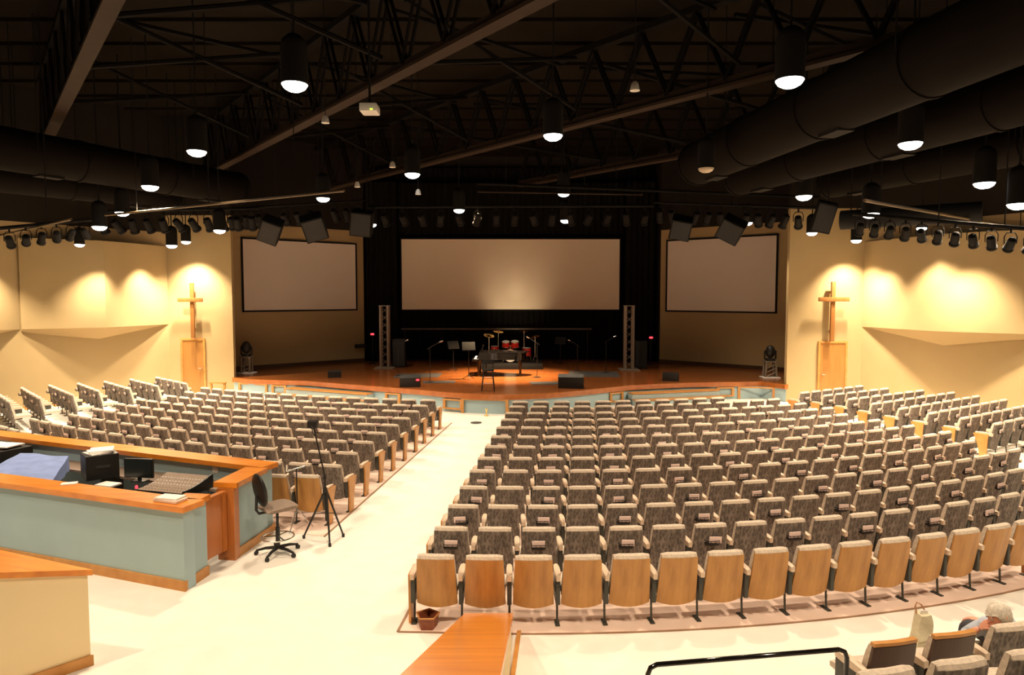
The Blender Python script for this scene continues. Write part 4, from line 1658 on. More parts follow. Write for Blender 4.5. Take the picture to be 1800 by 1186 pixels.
# drafting chair
p = U(489, 973, 0)
root = thing('drafting_chair', 'tall drafting chair with black oval back and brown-grey seat beside the booth', 'chair', p, radians(-48))
mb = MB()
for i in range(5):
    t_ = 2 * pi * i / 5 + 0.35
    mb.tube([(0.03 * cos(t_), 0.03 * sin(t_), 0.10), (0.18 * cos(t_), 0.18 * sin(t_), 0.095), (0.31 * cos(t_), 0.31 * sin(t_), 0.065)], [0.026, 0.022, 0.016], 'black', 8)
mb.build('star_base', root)
for i in range(5):
    t_ = 2 * pi * i / 5 + 0.35
    mb = MB(); mb.cyl((0.31 * cos(t_) - 0.02 * sin(t_), 0.31 * sin(t_) + 0.02 * cos(t_), 0.03), (0.31 * cos(t_) + 0.02 * sin(t_), 0.31 * sin(t_) - 0.02 * cos(t_), 0.03), 0.03, 'rubber', n=12); mb.build('caster', root)
mb = MB(); mb.cyl((0, 0, 0.08), (0, 0, 0.40), 0.032, 'black'); mb.cyl((0, 0, 0.40), (0, 0, 0.66), 0.02, 'black'); mb.build('gas_column', root)
mb = MB()
mb.tube([(0.23 * cos(2 * pi * i / 24), 0.23 * sin(2 * pi * i / 24), 0.26) for i in range(24)], 0.012, 'chrome', 8, closed=True)
for i in range(3):
    t_ = 2 * pi * i / 3
    mb.cyl((0.03 * cos(t_), 0.03 * sin(t_), 0.27), (0.23 * cos(t_), 0.23 * sin(t_), 0.26), 0.01, 'chrome', n=8)
o = mb.build('foot_ring', root); o['label'] = 'chrome foot ring'
mb = MB()
mb.slab(lambda u, v: (u * (0.23 - 0.03 * abs(2 * v - 1) ** 4), -0.22 + 0.46 * v, 0.755 + 0.02 * (v - 0.5) - 0.02 * u ** 4 - 0.03 * abs(2 * v - 1) ** 5), lambda u, v: (u * (0.21 - 0.03 * abs(2 * v - 1) ** 4), -0.21 + 0.44 * v, 0.68), 6, 8, 'stoolgrey', 'black', 'stoolgrey')
mb.build('seat', root)
mb = MB(); mb.box((-0.12, -0.14, 0.645), (0.12, 0.14, 0.68), 'black', 0.01); mb.tube([(0, -0.1, 0.66), (0, -0.27, 0.66), (0, -0.31, 0.72), (0, -0.30, 0.92)], 0.02, 'black', 8); mb.build('back_bracket', root)
mb = MB()
mb.ell((0, -0.25, 1.0), (0.235, 0.055, 0.25), 'black', 20, 12, rot=(0.16, 0, 0))
mb.build('backrest', root)

# tripod stand with boom
p = U(573, 948, 0)
root = thing('tripod_stand', 'tall black tripod stand with a small camera on top, by the aisle seats', 'tripod', p)
for i, (lx, ly) in enumerate(((0.14, -0.30), (0.24, 0.12), (-0.36, 0.05))):
    mb = MB(); mb.cyl((lx, ly, 0.03), (0.02 * (lx > 0), 0.0, 0.78), 0.014, 'black', r2=0.018, n=8); lg = mb.build('leg', root)
    mb = MB(); mb.cyl((lx, ly, 0.0), (lx, ly, 0.05), 0.022, 'rubber', n=10); mb.build('rubber_foot', lg)
mb = MB(); mb.cyl((0.01, 0, 0.30), (0.0, 0, 1.0), 0.016, 'black', n=8); mb.cyl((0, 0, 1.0), (-0.17, 0.02, 1.78), 0.012, 'black', n=8); mb.build('pole', root)
mb = MB(); mb.cyl((0.0, 0, 0.74), (0.0, 0, 0.82), 0.035, 'black', n=10); mb.cyl((0.0, 0, 0.96), (0.0, 0, 1.02), 0.026, 'black', n=10); mb.build('collar', root)
mb = MB(); mb.cyl((0.0, 0.0, 0.42), (0.13, 0.07, 0.40), 0.007, 'black', n=6); mb.cyl((0, 0, 0.42), (-0.18, 0.03, 0.40), 0.007, 'black', n=6); mb.cyl((0, 0, 0.42), (0.08, -0.16, 0.40), 0.007, 'black', n=6); mb.build('spreader', root)
mb = MB(); mb.box((-0.25, -0.05, 1.76), (-0.10, 0.09, 1.87), 'black', 0.015); mb.cyl((-0.175, 0.09, 1.81), (-0.175, 0.17, 1.81), 0.035, 'black', n=12); mb.build('camera', root)
mb = MB(); mb.tube([(-0.175, -0.05, 1.80), (-0.12, -0.2, 1.74), (-0.05, -0.33, 1.70)], 0.009, 'black', 6); mb.build('pan_handle', root)

# chrome music stand parts beside the chair
p = U(505, 945, 0)
root = thing('folding_stand', 'low chrome and black folding stand behind the drafting chair', 'stand', p + Vector((0.03, 0.42, 0)))
mb = MB(); mb.cyl((0, 0, 0.3), (0, 0, 0.98), 0.011, 'black', n=8); mb.build('pole', root)
for i in range(3):
    t_ = 2 * pi * i / 3 + 0.3
    mb = MB(); mb.cyl((0, 0, 0.34), (0.24 * cos(t_), 0.24 * sin(t_), 0.012), 0.009, 'chrome', n=8); mb.build('leg', root)
mb = MB(); mb.cyl((-0.16, 0, 0.95), (0.12, 0.05, 1.02), 0.012, 'chrome', n=8); mb.cyl((-0.16, 0, 0.95), (-0.16, 0, 1.06), 0.02, 'chrome', n=8); mb.build('cross_arm', root)

# basket below the end seat
p = U(752, 1101, 0.006)
root = thing('basket', 'small dark brown five-sided basket under the first oak-backed seat', 'basket', p)
ang = [2 * pi * i / 5 + 0.31 for i in range(5)]
mb = MB()
ro, ri, hh = 0.135, 0.115, 0.145
vs = []
for r_, z in ((ro * 0.82, 0.0), (ro, hh), (ri, hh), (ri * 0.82, 0.015)):
    vs += [Vector((r_ * cos(t_), r_ * sin(t_), z)) for t_ in ang]
fs = []
for j in range(3):
    for i in range(5):
        fs.append((j * 5 + i, j * 5 + (i + 1) % 5, (j + 1) * 5 + (i + 1) % 5, (j + 1) * 5 + i))
fs += [(4, 3, 2, 1, 0), (15, 16, 17, 18, 19)]
mb.add(vs, fs, 'basket')
mb.build('woven_body', root)
mb = MB(); mb.tube([((ro + 0.004) * cos(t_), (ro + 0.004) * sin(t_), hh) for t_ in ang], 0.010, 'oaktrim', 6, closed=True); mb.build('rim', root)

# ================================================================ LOW WALLS AND RAIL IN FRONT
t0, n1, f1 = U(163, 1001, 1.0), U(0, 1006, 1.20), U(0, 966, 1.12)
ext = 2.2
n2, f2 = t0 + (n1 - t0) * ext, t0 + (f1 - t0) * ext
mb = MB()
lo = [Vector((p.x, p.y, 0)) for p in (t0, f2, n2)]
hi = [p - Vector((0, 0, 0.06)) for p in (t0, f2, n2)]
cen = (t0 + f2 + n2) / 3
lo = [l + Vector((cen.x - l.x, cen.y - l.y, 0)).normalized() * 0.05 for l in lo]
hi = [h + Vector((cen.x - h.x, cen.y - h.y, 0)).normalized() * 0.05 for h in hi]
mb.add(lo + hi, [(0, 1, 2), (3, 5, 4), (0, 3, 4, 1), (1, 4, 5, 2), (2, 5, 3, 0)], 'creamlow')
wl = struct('wall_ramp', mb, 'low cream ramp wall in the bottom left corner with an oak cap')
mb = MB()
tp = [t0, f2, n2]
bt = [p - Vector((0, 0, 0.058)) for p in tp]
mb.add(tp + bt, [(0, 2, 1), (3, 4, 5), (0, 1, 4, 3), (1, 2, 5, 4), (2, 0, 3, 5)], 'cap')
mb.build('oak_cap', wl)
mb = MB()
d_ = Vector((n2.x - t0.x, n2.y - t0.y, 0)).normalized()
o_ = Vector((d_.y, -d_.x, 0))
if o_.y > 0:
    o_ = -o_
a = lo[0]
mb.prism([(v.x, v.y) for v in (a + o_ * 0.003, a + d_ * 3 + o_ * 0.003, a + d_ * 3 + o_ * 0.025, a + o_ * 0.025 - d_ * 0.02)], 0, 0.11, 'oaktrim')
mb.build('base_board', wl)

# sloping wall that ends at the oak-backed row
e0, e1 = U(818, 1071, 0.27), U(902, 1071, 0.27)
e0.y = e1.y = min(e0.y, 7.40)
zz = 1.75
h0, h1 = U(703, 1186, zz), U(880, 1186, zz)
x0, x1 = e0 + (h0 - e0) * 1.25, e1 + (h1 - e1) * 1.25
mb = MB()
tp = [e0, e1, x1, x0]
bt = [p - Vector((0, 0, 0.05)) for p in tp]
mb.add(tp + bt, [(0, 1, 2, 3), (7, 6, 5, 4), (0, 4, 5, 1), (1, 5, 6, 2), (2, 6, 7, 3), (3, 7, 4, 0)], 'cap')
mb2 = MB()
ins = 0.02
tw = [e0 + Vector((ins, -ins, -0.055)), e1 + Vector((-ins, -ins, -0.055)), x1 + Vector((-ins, ins, -0.055)), x0 + Vector((ins, ins, -0.055))]
bw = [Vector((p.x, p.y, 0)) for p in tw]
mb2.add(tw + bw, [(0, 1, 2, 3), (7, 6, 5, 4), (0, 4, 5, 1), (1, 5, 6, 2), (2, 6, 7, 3), (3, 7, 4, 0)], 'creamlow')
ws = struct('wall_stair', mb2, 'low sloping cream stair wall with an orange oak cap at the bottom edge')
mb.build('oak_cap', ws)
mb = MB()
s0, s1 = U(909, 1112, 0.0), U(898, 1186, 0.0)
s2 = s0 + (s1 - s0) * 2.2
w_ = Vector((0.045, 0, 0))
mb.prism([(v.x, v.y) for v in (s0, s2, s2 + w_, s0 + w_)], 0.001, 0.03, 'oaktrim')
struct('trim_2', mb, 'oak floor strip along the sloping stair wall')

# black hand rail
pl, pr = U(1139, 1169, 1.0), U(1489, 1140, 1.0)
t = (pr - pl).normalized()
root = thing('hand_rail', 'black tubular handrail with rounded corners at the bottom edge', 'handrail', (pl.x, pl.y, 0))
o = Vector((pl.x, pl.y, 0))
q = [pl, pr]
L = (pr - pl).length
mb = MB()
r_ = 0.07
pts = [Vector((0, 0, 0.82)), Vector((0, 0, 1.0 - r_)), t * (r_ * 0.3) + Vector((0, 0, 1.0 - r_ * 0.3)), t * r_ + Vector((0, 0, 1.0)), t * (L - r_) + Vector((0, 0, 1.0)), t * (L - r_ * 0.3) + Vector((0, 0, 1.0 - r_ * 0.3)), t * L + Vector((0, 0, 1.0 - r_)), t * L + Vector((0, 0, 0.82))]
mb.tube(pts, 0.019, 'gloss', 12)
mb.build('top_rail', root)
for s in (0, L):
    mb = MB(); b_ = t * s; mb.cyl((b_.x, b_.y, 0.0), (b_.x, b_.y, 0.82), 0.019, 'gloss', n=12); mb.lathe([(0.05, 0.0), (0.05, 0.012), (0.02, 0.016)], (b_.x, b_.y, 0), 'gloss', 14); mb.build('post', root)

# riser under the last seats
mb = MB()
a = U(1540, 1186, 0.3)
mb.prism([(2.35, 3.6), (6.5, 4.5), (6.3, 5.3), (2.25, 4.5)], 0.0, 0.399, 'carpet')
struct('floor_riser', mb, 'carpeted step under the seats nearest the camera')

# small things on the floor before the stage
mb = MB(); mb.lathe([(0.17, 0.001), (0.17, 0.012), (0.15, 0.014), (0.0, 0.014)], U(837, 743, 0), 'dkfloor', 18, cap=False)
tag(mb.build('floor_box_cover'), 'small round dark floor cover in the wide aisle near the stage', 'floor cover')
p = U(855, 731, 0)
root = thing('brass_lamp', 'tiny brass ornament standing against the teal stage front', 'ornament', p)
mb = MB(); mb.lathe([(0.07, 0), (0.07, 0.02), (0.02, 0.05), (0.02, 0.16), (0.05, 0.2), (0.03, 0.24), (0, 0.25)], (0, 0, 0), 'brass', 12, cap=False); mb.build('stem', root)
# oak stand by the left cross
p = U(383, 671, 0.95)
root = thing('oak_rail_stand', 'open oak frame stand near the door left of the stage', 'stand', (p.x, p.y, 0))
for x in (-0.22, 0.22):
    mb = MB(); mb.box((x - 0.03, -0.03, 0), (x + 0.03, 0.03, 0.9), 'oaktrim', 0.006); mb.build('post', root)
mb = MB(); mb.box((-0.27, -0.05, 0.9), (0.27, 0.05, 0.95), 'oaktrim', 0.008); mb.build('top_bar', root)
mb = MB(); mb.box((-0.19, -0.02, 0.36), (0.19, 0.02, 0.42), 'oaktrim', 0.006); mb.build('lower_bar', root)

# ================================================================ ON THE STAGE
def S(px, py):
    return U(px, py, ST + 0.001)


# truss towers
def tower(px, ytop, ybase, label):
    p = S(px, ybase)
    h = D(px, ytop, p.y).z - ST
    root = thing('truss_tower', label, 'truss tower', p)
    mb = MB(); mb.box((-0.42, -0.42, 0), (0.42, 0.42, 0.05), 'alu', 0.01); mb.build('base_plate', root)
    a = 0.16
    for sx in (-1, 1):
        for sy in (-1, 1):
            mb = MB(); mb.cyl((sx * a, sy * a, 0.05), (sx * a, sy * a, h), 0.05, 'alu', n=10); mb.build('chord_tube', root)
    mb = MB()
    n = 8
    for i in range(n):
        z0, z1 = 0.1 + (h - 0.15) * i / n, 0.1 + (h - 0.15) * (i + 1) / n
        for (x0, y0, x1, y1) in ((-a, -a, a, -a), (a, -a, a, a), (a, a, -a, a), (-a, a, -a, -a)):
            mb.cyl((x0, y0, z0), (x1, y1, z1), 0.011, 'alu', n=6)
    mb.build('lattice', root)
    mb = MB(); mb.box((-0.22, -0.22, h), (0.22, 0.22, h + 0.03), 'alu', 0.008); mb.build('top_plate', root)
    return root


tower(677, 538, 647, 'pale lattice truss tower on the stage left of the central screen')
tower(1105, 538, 650, 'pale lattice truss tower on the stage right of the central screen')


# moving lights on pale pedestals at both ends of the stage
def pedestal(px, ybase, ymid, ytop, label, flare):
    p = S(px, ybase)
    zm, zt = D(px, ymid, p.y).z - ST, D(px, ytop, p.y).z - ST
    root = thing('stage_lamp_stand', label, 'stage light', p)
    mb = MB(); mb.box((-0.34, -0.24, 0), (0.34, 0.24, 0.05), 'paper', 0.015); mb.build('base_plate', root)
    mb = MB()
    for x in (-0.17, 0.17):
        for y in (-0.13, 0.13):
            mb.cyl((x * (1.3 if flare else 1), y, 0.05), (x, y, zm - 0.04), 0.045, 'alu', n=10)
    for i in range(3):
        z0 = 0.08 + (zm - 0.2) * i / 3
        mb.cyl((-0.17, -0.14, z0), (0.17, -0.14, z0 + (zm - 0.2) / 3), 0.02, 'alu', n=8)
    mb.build('lattice_pedestal', root)
    mb = MB(); mb.box((-0.24, -0.2, zm - 0.04), (0.24, 0.2, zm), 'alu', 0.01); mb.build('top_plate', root)
    mb = MB(); mb.box((-0.15, -0.15, zm), (0.15, 0.15, zm + 0.10), 'black', 0.02)
    mb.box((-0.23, -0.05, zm + 0.06), (-0.19, 0.05, zm + 0.4), 'black', 0.015); mb.box((0.19, -0.05, zm + 0.06), (0.23, 0.05, zm + 0.4), 'black', 0.015)
    mb.box((-0.23, -0.05, zm + 0.06), (0.23, 0.05, zm + 0.10), 'black', 0.015)
    yo = mb.build('yoke', root)
    mb = MB(); mb.ell((0, 0, (zm + zt) / 2 + 0.06), (0.185, 0.17, (zt - zm) / 2 - 0.05), 'black', 18, 12); mb.build('lamp_head', root)
    return root


pedestal(434, 656, 626, 600, 'dark rounded moving light on a pale pedestal at the left end of the stage', False)
pedestal(1353, 664, 634, 607, 'dark rounded moving light on a pale pedestal at the right end of the stage', True)


# floor wedges
def wedge_monitor(px, py, w, rz, label, led=False):
    p = S(px, py)
    root = thing('stage_monitor', label, 'stage monitor', p, rz)
    h, d = w * 0.56, w * 0.62
    mb = MB()
    pr_ = [(-d / 2, 0), (d / 2, 0), (d / 2, h * 0.45), (-d * 0.12, h), (-d / 2, h * 0.8)]
    vs = [Vector((-w / 2, y, z)) for y, z in pr_] + [Vector((w / 2, y, z)) for y, z in pr_]
    mb.add(vs, [(0, 1, 2, 3, 4), (9, 8, 7, 6, 5)] + [(i, 5 + i, 5 + (i + 1) % 5, (i + 1) % 5) for i in range(5)], 'black')
    mb.build('cabinet', root)
    mb = MB()
    a_, b_ = Vector((0, d / 2, h * 0.45)), Vector((0, -d * 0.12, h))
    nn = Vector((0, h * 0.55, d * 0.62)).normalized() * 0.008
    q = [a_ * 0.92 + b_ * 0.08, a_ * 0.08 + b_ * 0.92]
    vs = [q[0] + Vector((-w * 0.46, 0, 0)) + nn, q[0] + Vector((w * 0.46, 0, 0)) + nn, q[1] + Vector((w * 0.46, 0, 0)) + nn, q[1] + Vector((-w * 0.46, 0, 0)) + nn]
    vs += [v - nn * 1.2 for v in vs]
    mb.add(vs, [(0, 1, 2, 3), (7, 6, 5, 4), (0, 4, 5, 1), (1, 5, 6, 2), (2, 6, 7, 3), (3, 7, 4, 0)], 'rubber')
    mb.build('grille', root)
    if led:
        mb = MB(); mb.ell((w * 0.36, -d / 2 - 0.01, h * 0.62), (0.06, 0.02, 0.035), 'redled', 10, 6); mb.build('red_lamp', root)
    return root


wedge_monitor(721, 679, 0.72, 0.15, 'black wedge stage monitor with a red light, left of the piano', True)
wedge_monitor(1004, 681, 0.86, -0.15, 'black wedge stage monitor right of the piano at the stage edge')
wedge_monitor(588, 663, 0.50, 0.3, 'black wedge stage monitor far left, behind the left stage steps')
wedge_monitor(1179, 669, 0.58, -0.3, 'black wedge stage monitor far right, behind the right stage steps')


# floor mats
def mat_(p, q, r, s, label):
    P = [S(*x) for x in (p, q, r, s)]
    mb = MB(); mb.prism([(v.x, v.y) for v in P], ST + 0.001, ST + 0.012, 'dkfloor')
    return tag(mb.build('floor_mat'), label, 'mat')


mat_((690, 664), (700, 657), (778, 656), (770, 663), 'dark grey floor mat behind the left stage monitor')
mat_((935, 676), (930, 671), (984, 671), (984, 676), 'narrow dark floor mat between piano and right monitor')
mat_((745, 674), (742, 670), (800, 669), (800, 673), 'narrow dark floor mat beside the left stage monitor')
mat_((1000, 662), (1000, 652), (1085, 653), (1090, 663), 'wide dark floor mat behind the right stage monitor')

# grand piano: keyboard at the left end
a = S(842, 662)
root = thing('grand_piano', 'black grand piano in the middle of the stage, keyboard end towards the left', 'piano', (a.x, a.y, ST), 0.0)
out = [(0.0, -0.0), (0.30, -0.05), (1.35, -0.05), (1.62, 0.02), (1.80, 0.22), (1.86, 0.48), (1.78, 0.72), (1.55, 0.86), (1.20, 0.95), (0.85, 1.12), (0.55, 1.38), (0.30, 1.46), (0.0, 1.46)]
mb = MB(); mb.prism(out, 0.66, 0.93, 'gloss'); mb.build('case', root)
mb = MB(); mb.prism([(x * 1.01 + 0.10 if x > 0 else 0.32, y * 1.012 - 0.005) for x, y in out if x > 0.2 or True][1:-1], 0.935, 0.96, 'gloss'); mb.build('lid', root)
mb = MB(); mb.box((-0.28, 0.02, 0.60), (0.0, 1.44, 0.68), 'gloss', 0.01); mb.build('key_bed', root)
mb = MB(); mb.box((-0.20, 0.10, 0.682), (-0.01, 1.36, 0.70), 'paper'); kk = mb.build('keyboard', root)
mb = MB()
for i in range(36):
    if i % 7 in (2, 6):
        continue
    y = 0.13 + i * 0.034
    mb.box((-0.12, y - 0.006, 0.70), (-0.01, y + 0.006, 0.711), 'gloss')
mb.build('black_keys', kk)
mb = MB(); mb.box((0.10, 0.35, 0.96), (0.13, 1.10, 1.20), 'gloss', 0.008, rot=(0, 0.25, 0)); mb.build('music_desk', root)
for x, y in ((0.0, 0.1), (0.0, 1.36), (1.62, 0.35)):
    mb = MB(); mb.lathe([(0.045, 0.06), (0.05, 0.3), (0.075, 0.60), (0.08, 0.66)], (x - 0.02 if x < 1 else x, y, 0), 'gloss', 12); mb.cyl((x - 0.04, y, 0.03), (x + 0.02, y, 0.03), 0.03, 'brass', n=10); mb.build('leg', root)
mb = MB(); mb.cyl((0.25, 0.70, 0.12), (0.25, 0.70, 0.66), 0.02, 'gloss', n=8); mb.cyl((0.25, 0.80, 0.12), (0.25, 0.80, 0.66), 0.02, 'gloss', n=8); mb.box((0.16, 0.62, 0.08), (0.30, 0.88, 0.14), 'gloss', 0.01)
for i in range(3):
    mb.box((0.04, 0.68 + i * 0.06, 0.06), (0.17, 0.71 + i * 0.06, 0.075), 'brass')
mb.build('pedal_lyre', root)

# stool at the stage front
a = S(858, 686)
root = thing('stool', 'tall black stool with low back, in front of the piano', 'stool', (a.x, a.y, ST))
for sx in (-1, 1):
    for sy in (-1, 1):
        mb = MB(); mb.cyl((sx * 0.21, sy * 0.20, 0), (sx * 0.15, sy * 0.14, 0.66), 0.017, 'black', n=8); mb.build('leg', root)
mb = MB()
for z, k_ in ((0.22, 0.19), (0.42, 0.172)):
    mb.tube([(-k_, -k_, z), (k_, -k_, z), (k_, k_, z), (-k_, k_, z)], 0.011, 'chrome', 6, closed=True)
mb.build('foot_rails', root)
mb = MB(); mb.box((-0.20, -0.19, 0.66), (0.20, 0.19, 0.73), 'black', 0.025); mb.build('seat', root)
mb = MB()
for x in (-0.16, 0.16):
    mb.cyl((x, 0.17, 0.70), (x, 0.21, 0.98), 0.014, 'black', n=8)
mb.box((-0.20, 0.185, 0.86), (0.20, 0.225, 1.02), 'black', 0.015); mb.build('backrest', root)

# drums behind the piano
a = S(897, 649)
mb = MB(); mb.box((a.x - 1.35, a.y, ST + 0.001), (a.x + 1.4, a.y + 2.2, ST + 0.21), 'blackmat', 0.01)
tag(mb.build('drum_riser'), 'low black riser under the red drums behind the piano', 'riser')
RZ = ST + 0.211


def drum(parent, nm, c, r, h, axis, mat='red'):
    d = {'Z': Vector((0, 0, 1)), 'Y': Vector((0, 1, 0)), 'T': Vector((0, -0.35, 0.94)).normalized()}[axis]
    c = Vector(c)
    mb = MB(); mb.cyl(c - d * h / 2, c + d * h / 2, r, mat, n=24); o = mb.build(nm, parent)
    for s in (-1, 1):
        mb = MB()
        mb.cyl(c + d * s * h / 2, c + d * s * (h / 2 + 0.012), r - 0.012, 'drumhead', n=24)
        x = mb.build('drum_head', o)
        mb = MB()
        a_ = d.orthogonal().normalized(); b_ = d.cross(a_)
        mb.tube([c + d * s * h / 2 + (a_ * cos(2 * pi * i / 24) + b_ * sin(2 * pi * i / 24)) * (r + 0.006) for i in range(24)], 0.012, 'chrome', 6, closed=True)
        mb.build('hoop', o)
    return o


b0 = Vector((a.x + 0.0, a.y + 0.95, RZ + 0.012))
root = thing('bass_drum', 'red bass drum with two mounted toms behind the grand piano', 'drum', b0)
drum(root, 'bass_shell', (0, 0, 0.30), 0.28, 0.42, 'Y')
drum(root, 'tom_shell', (-0.20, 0.02, 0.80), 0.16, 0.22, 'T')
drum(root, 'tom_shell', (0.20, 0.02, 0.80), 0.17, 0.24, 'T')
mb = MB(); mb.cyl((0, 0.05, 0.56), (0, 0.05, 0.76), 0.02, 'chrome', n=8); mb.cyl((-0.1, 0.05, 0.74), (0.1, 0.05, 0.74), 0.014, 'chrome', n=8); mb.build('tom_mount', root)
for s in (-1, 1):
    mb = MB(); mb.cyl((s * 0.24, -0.1, 0.2), (s * 0.36, -0.2, 0.0), 0.012, 'chrome', n=8); mb.build('spur', root)


def stand_drum(off, r, h, zc, nm, label):
    root = thing(nm, label, 'drum', b0 + Vector(off))
    drum(root, 'drum_shell', (0, 0, zc), r, h, 'Z')
    for i in range(3):
        t_ = 2 * pi * i / 3 + 0.4
        mb = MB(); mb.cyl(((r + 0.012) * cos(t_), (r + 0.012) * sin(t_), 0), ((r + 0.012) * cos(t_), (r + 0.012) * sin(t_), zc + h * 0.2), 0.009, 'chrome', n=8); mb.build('leg', root)


stand_drum((0.72, 0.35, 0), 0.20, 0.36, 0.42, 'floor_tom', 'red floor tom on legs right of the bass drum')
stand_drum((-0.70, 0.45, 0), 0.18, 0.14, 0.60, 'snare_drum', 'red snare drum on legs left of the bass drum')


def cymbal(off, h, tilt, label, r=0.24):
    root = thing('cymbal_stand', label, 'cymbal', b0 + Vector(off))
    mb = MB(); mb.cyl((0, 0, 0.2), (0, 0, h), 0.011, 'chrome', n=8); mb.build('pole', root)
    for i in range(3):
        t_ = 2 * pi * i / 3
        mb = MB(); mb.cyl((0, 0, 0.3), (0.22 * cos(t_), 0.22 * sin(t_), 0.008), 0.009, 'chrome', n=8); mb.build('leg', root)
    mb = MB(); mb.lathe([(0.0, 0.035), (0.04, 0.03), (0.06, 0.012), (r, -0.012), (r, -0.016), (0.05, 0.004), (0.0, 0.02)], (0, 0, 0), 'brass', 24, cap=False)
    c_ = mb.build('cymbal', root)
    c_.location = (0, 0, h)
    c_.rotation_euler = (tilt, tilt * 0.6, 0)


cymbal((-0.95, 0.15, 0), 1.18, 0.3, 'brass cymbal on a stand at the left of the drums')
cymbal((-0.55, 0.95, 0), 1.32, 0.2, 'higher brass cymbal behind the snare drum')
cymbal((0.62, 0.85, 0), 1.34, -0.25, 'brass cymbal above the floor tom')
cymbal((1.10, 0.25, 0), 1.12, -0.35, 'bright brass cymbal at the right end of the drums', 0.2)


def music_stand(px, py, h, rz, label, paper=False):
    p = S(px, py)
    root = thing('music_stand', label, 'music stand', p, rz)
    for i in range(3):
        t_ = 2 * pi * i / 3 + 0.5
        mb = MB(); mb.cyl((0, 0, 0.16), (0.24 * cos(t_), 0.24 * sin(t_), 0.008), 0.012, 'black', n=6); mb.build('leg', root)
    mb = MB(); mb.cyl((0, 0, 0.12), (0, 0, h), 0.014, 'black', n=8); mb.build('pole', root)
    mb = MB(); mb.box((-0.25, -0.012, -0.16), (0.25, 0.012, 0.18), 'blackmat', 0.006, rot=(-0.5, 0, 0)); mb.box((-0.25, -0.09, -0.16), (0.25, -0.06, -0.13), 'black')
    dk = mb.build('desk', root)
    dk.location = (0, 0, h)
    if paper:
        mb = MB(); mb.box((-0.16, -0.004, -0.12), (0.16, 0.004, 0.12), 'brass', rot=(-0.5, 0, 0))
        c_ = mb.build('desk_lamp_strip', dk); c_.location = (0, -0.025, 0.03)


music_stand(824, 666, 1.25, 0.2, 'black music stand at the keyboard end of the piano')
music_stand(797, 652, 1.1, 0.5, 'black music stand further left, beyond the piano')
music_stand(985, 640, 1.1, -0.4, 'black music stand right of the drums, near the curtain')


def mic(px, py, h, bx, label):
    p = S(px, py)
    root = thing('microphone_stand', label, 'microphone stand', p)
    mb = MB(); mb.lathe([(0.14, 0), (0.14, 0.02), (0.03, 0.035), (0.0, 0.036)], (0, 0, 0), 'black', 16, cap=False); mb.build('base', root)
    mb = MB(); mb.cyl((0, 0, 0.03), (0, 0, h), 0.011, 'black', n=8); mb.build('pole', root)
    mb = MB(); mb.cyl((-bx * 0.3, 0, h - 0.08), (bx, 0, h + 0.18), 0.009, 'black', n=8); mb.build('boom_arm', root)
    mb = MB(); mb.cyl((bx, 0, h + 0.18), (bx * 1.25, 0, h + 0.21), 0.018, 'chrome', r2=0.026, n=10); mb.ell((bx * 1.3, 0, h + 0.22), (0.03, 0.03, 0.03), 'chrome', 10, 6); mb.build('microphone', root)


mic(756, 672, 1.3, 0.35, 'black microphone stand beside the left wedge monitor')
mic(944, 663, 1.35, -0.3, 'black microphone stand at the right end of the piano')
mic(1015, 652, 1.1, -0.3, 'black microphone stand behind the right wedge monitor')
mic(1065, 655, 1.3, 0.3, 'black microphone stand left of the right truss tower')
mic(700, 660, 1.2, 0.3, 'black microphone stand right of the left truss tower')


# slim black stands with red lamps near the curtain legs
def lamp_post(px, py, Y, label):
    p = D(px, py, Y)
    root = thing('red_signal_lamp', label, 'signal light', (p.x, p.y, ST))
    h = p.z - ST
    mb = MB(); mb.lathe([(0.2, 0), (0.2, 0.03), (0.02, 0.05)], (0, 0, 0), 'black', 14); mb.cyl((0, 0, 0.03), (0, 0, h - 0.05), 0.02, 'black', n=8); mb.build('post', root)
    mb = MB(); mb.box((-0.12, -0.06, h - 0.08), (0.12, 0.06, h + 0.08), 'black', 0.02); mb.build('lamp_housing', root)
    mb = MB(); mb.ell((0, -0.065, h), (0.09, 0.02, 0.045), 'redled', 12, 6); mb.build('red_lens', root)


lamp_post(655, 587, 31.6, 'small glowing red light at the left curtain leg')
lamp_post(1144, 593, 31.0, 'small glowing red light at the right curtain leg')
# black speaker cabinets by the towers
for px, py, w_, h_, lab in ((701, 646, 0.55, 1.25, 'dark loudspeaker cabinet standing right of the left truss tower'), (1126, 648, 0.55, 1.2, 'dark loudspeaker cabinet standing right of the right truss tower')):
    p = S(px, py)
    root = thing('floor_loudspeaker', lab, 'loudspeaker', p)
    mb = MB(); mb.box((-w_ / 2, 0, 0), (w_ / 2, 0.5, h_), 'black', 0.02); mb.build('cabinet', root)
    mb = MB(); mb.box((-w_ * 0.45, -0.012, 0.08), (w_ * 0.45, -0.001, h_ - 0.08), 'rubber', 0.003); mb.build('grille', root)
# bar on the left screen wall
pp = at_px([Vector((P1.x, P1.y, 0)) - nSL * 0.13, Vector((P2.x, P2.y, 0)) - nSL * 0.13], 632)
zb = D(632, 608, pp.y).z
root = thing('wall_speaker', 'small black wall speaker at the curtain end of the left screen wall', 'loudspeaker', (pp.x, pp.y, zb), atan2(P2.y - P1.y, P2.x - P1.x))
mb = MB(); mb.box((-0.27, -0.08, -0.09), (0.27, 0.08, 0.09), 'black', 0.015); mb.build('cabinet', root)
mb = MB(); mb.box((-0.05, 0.08, -0.05), (0.05, 0.122, 0.05), 'black'); mb.build('wall_bracket', root)

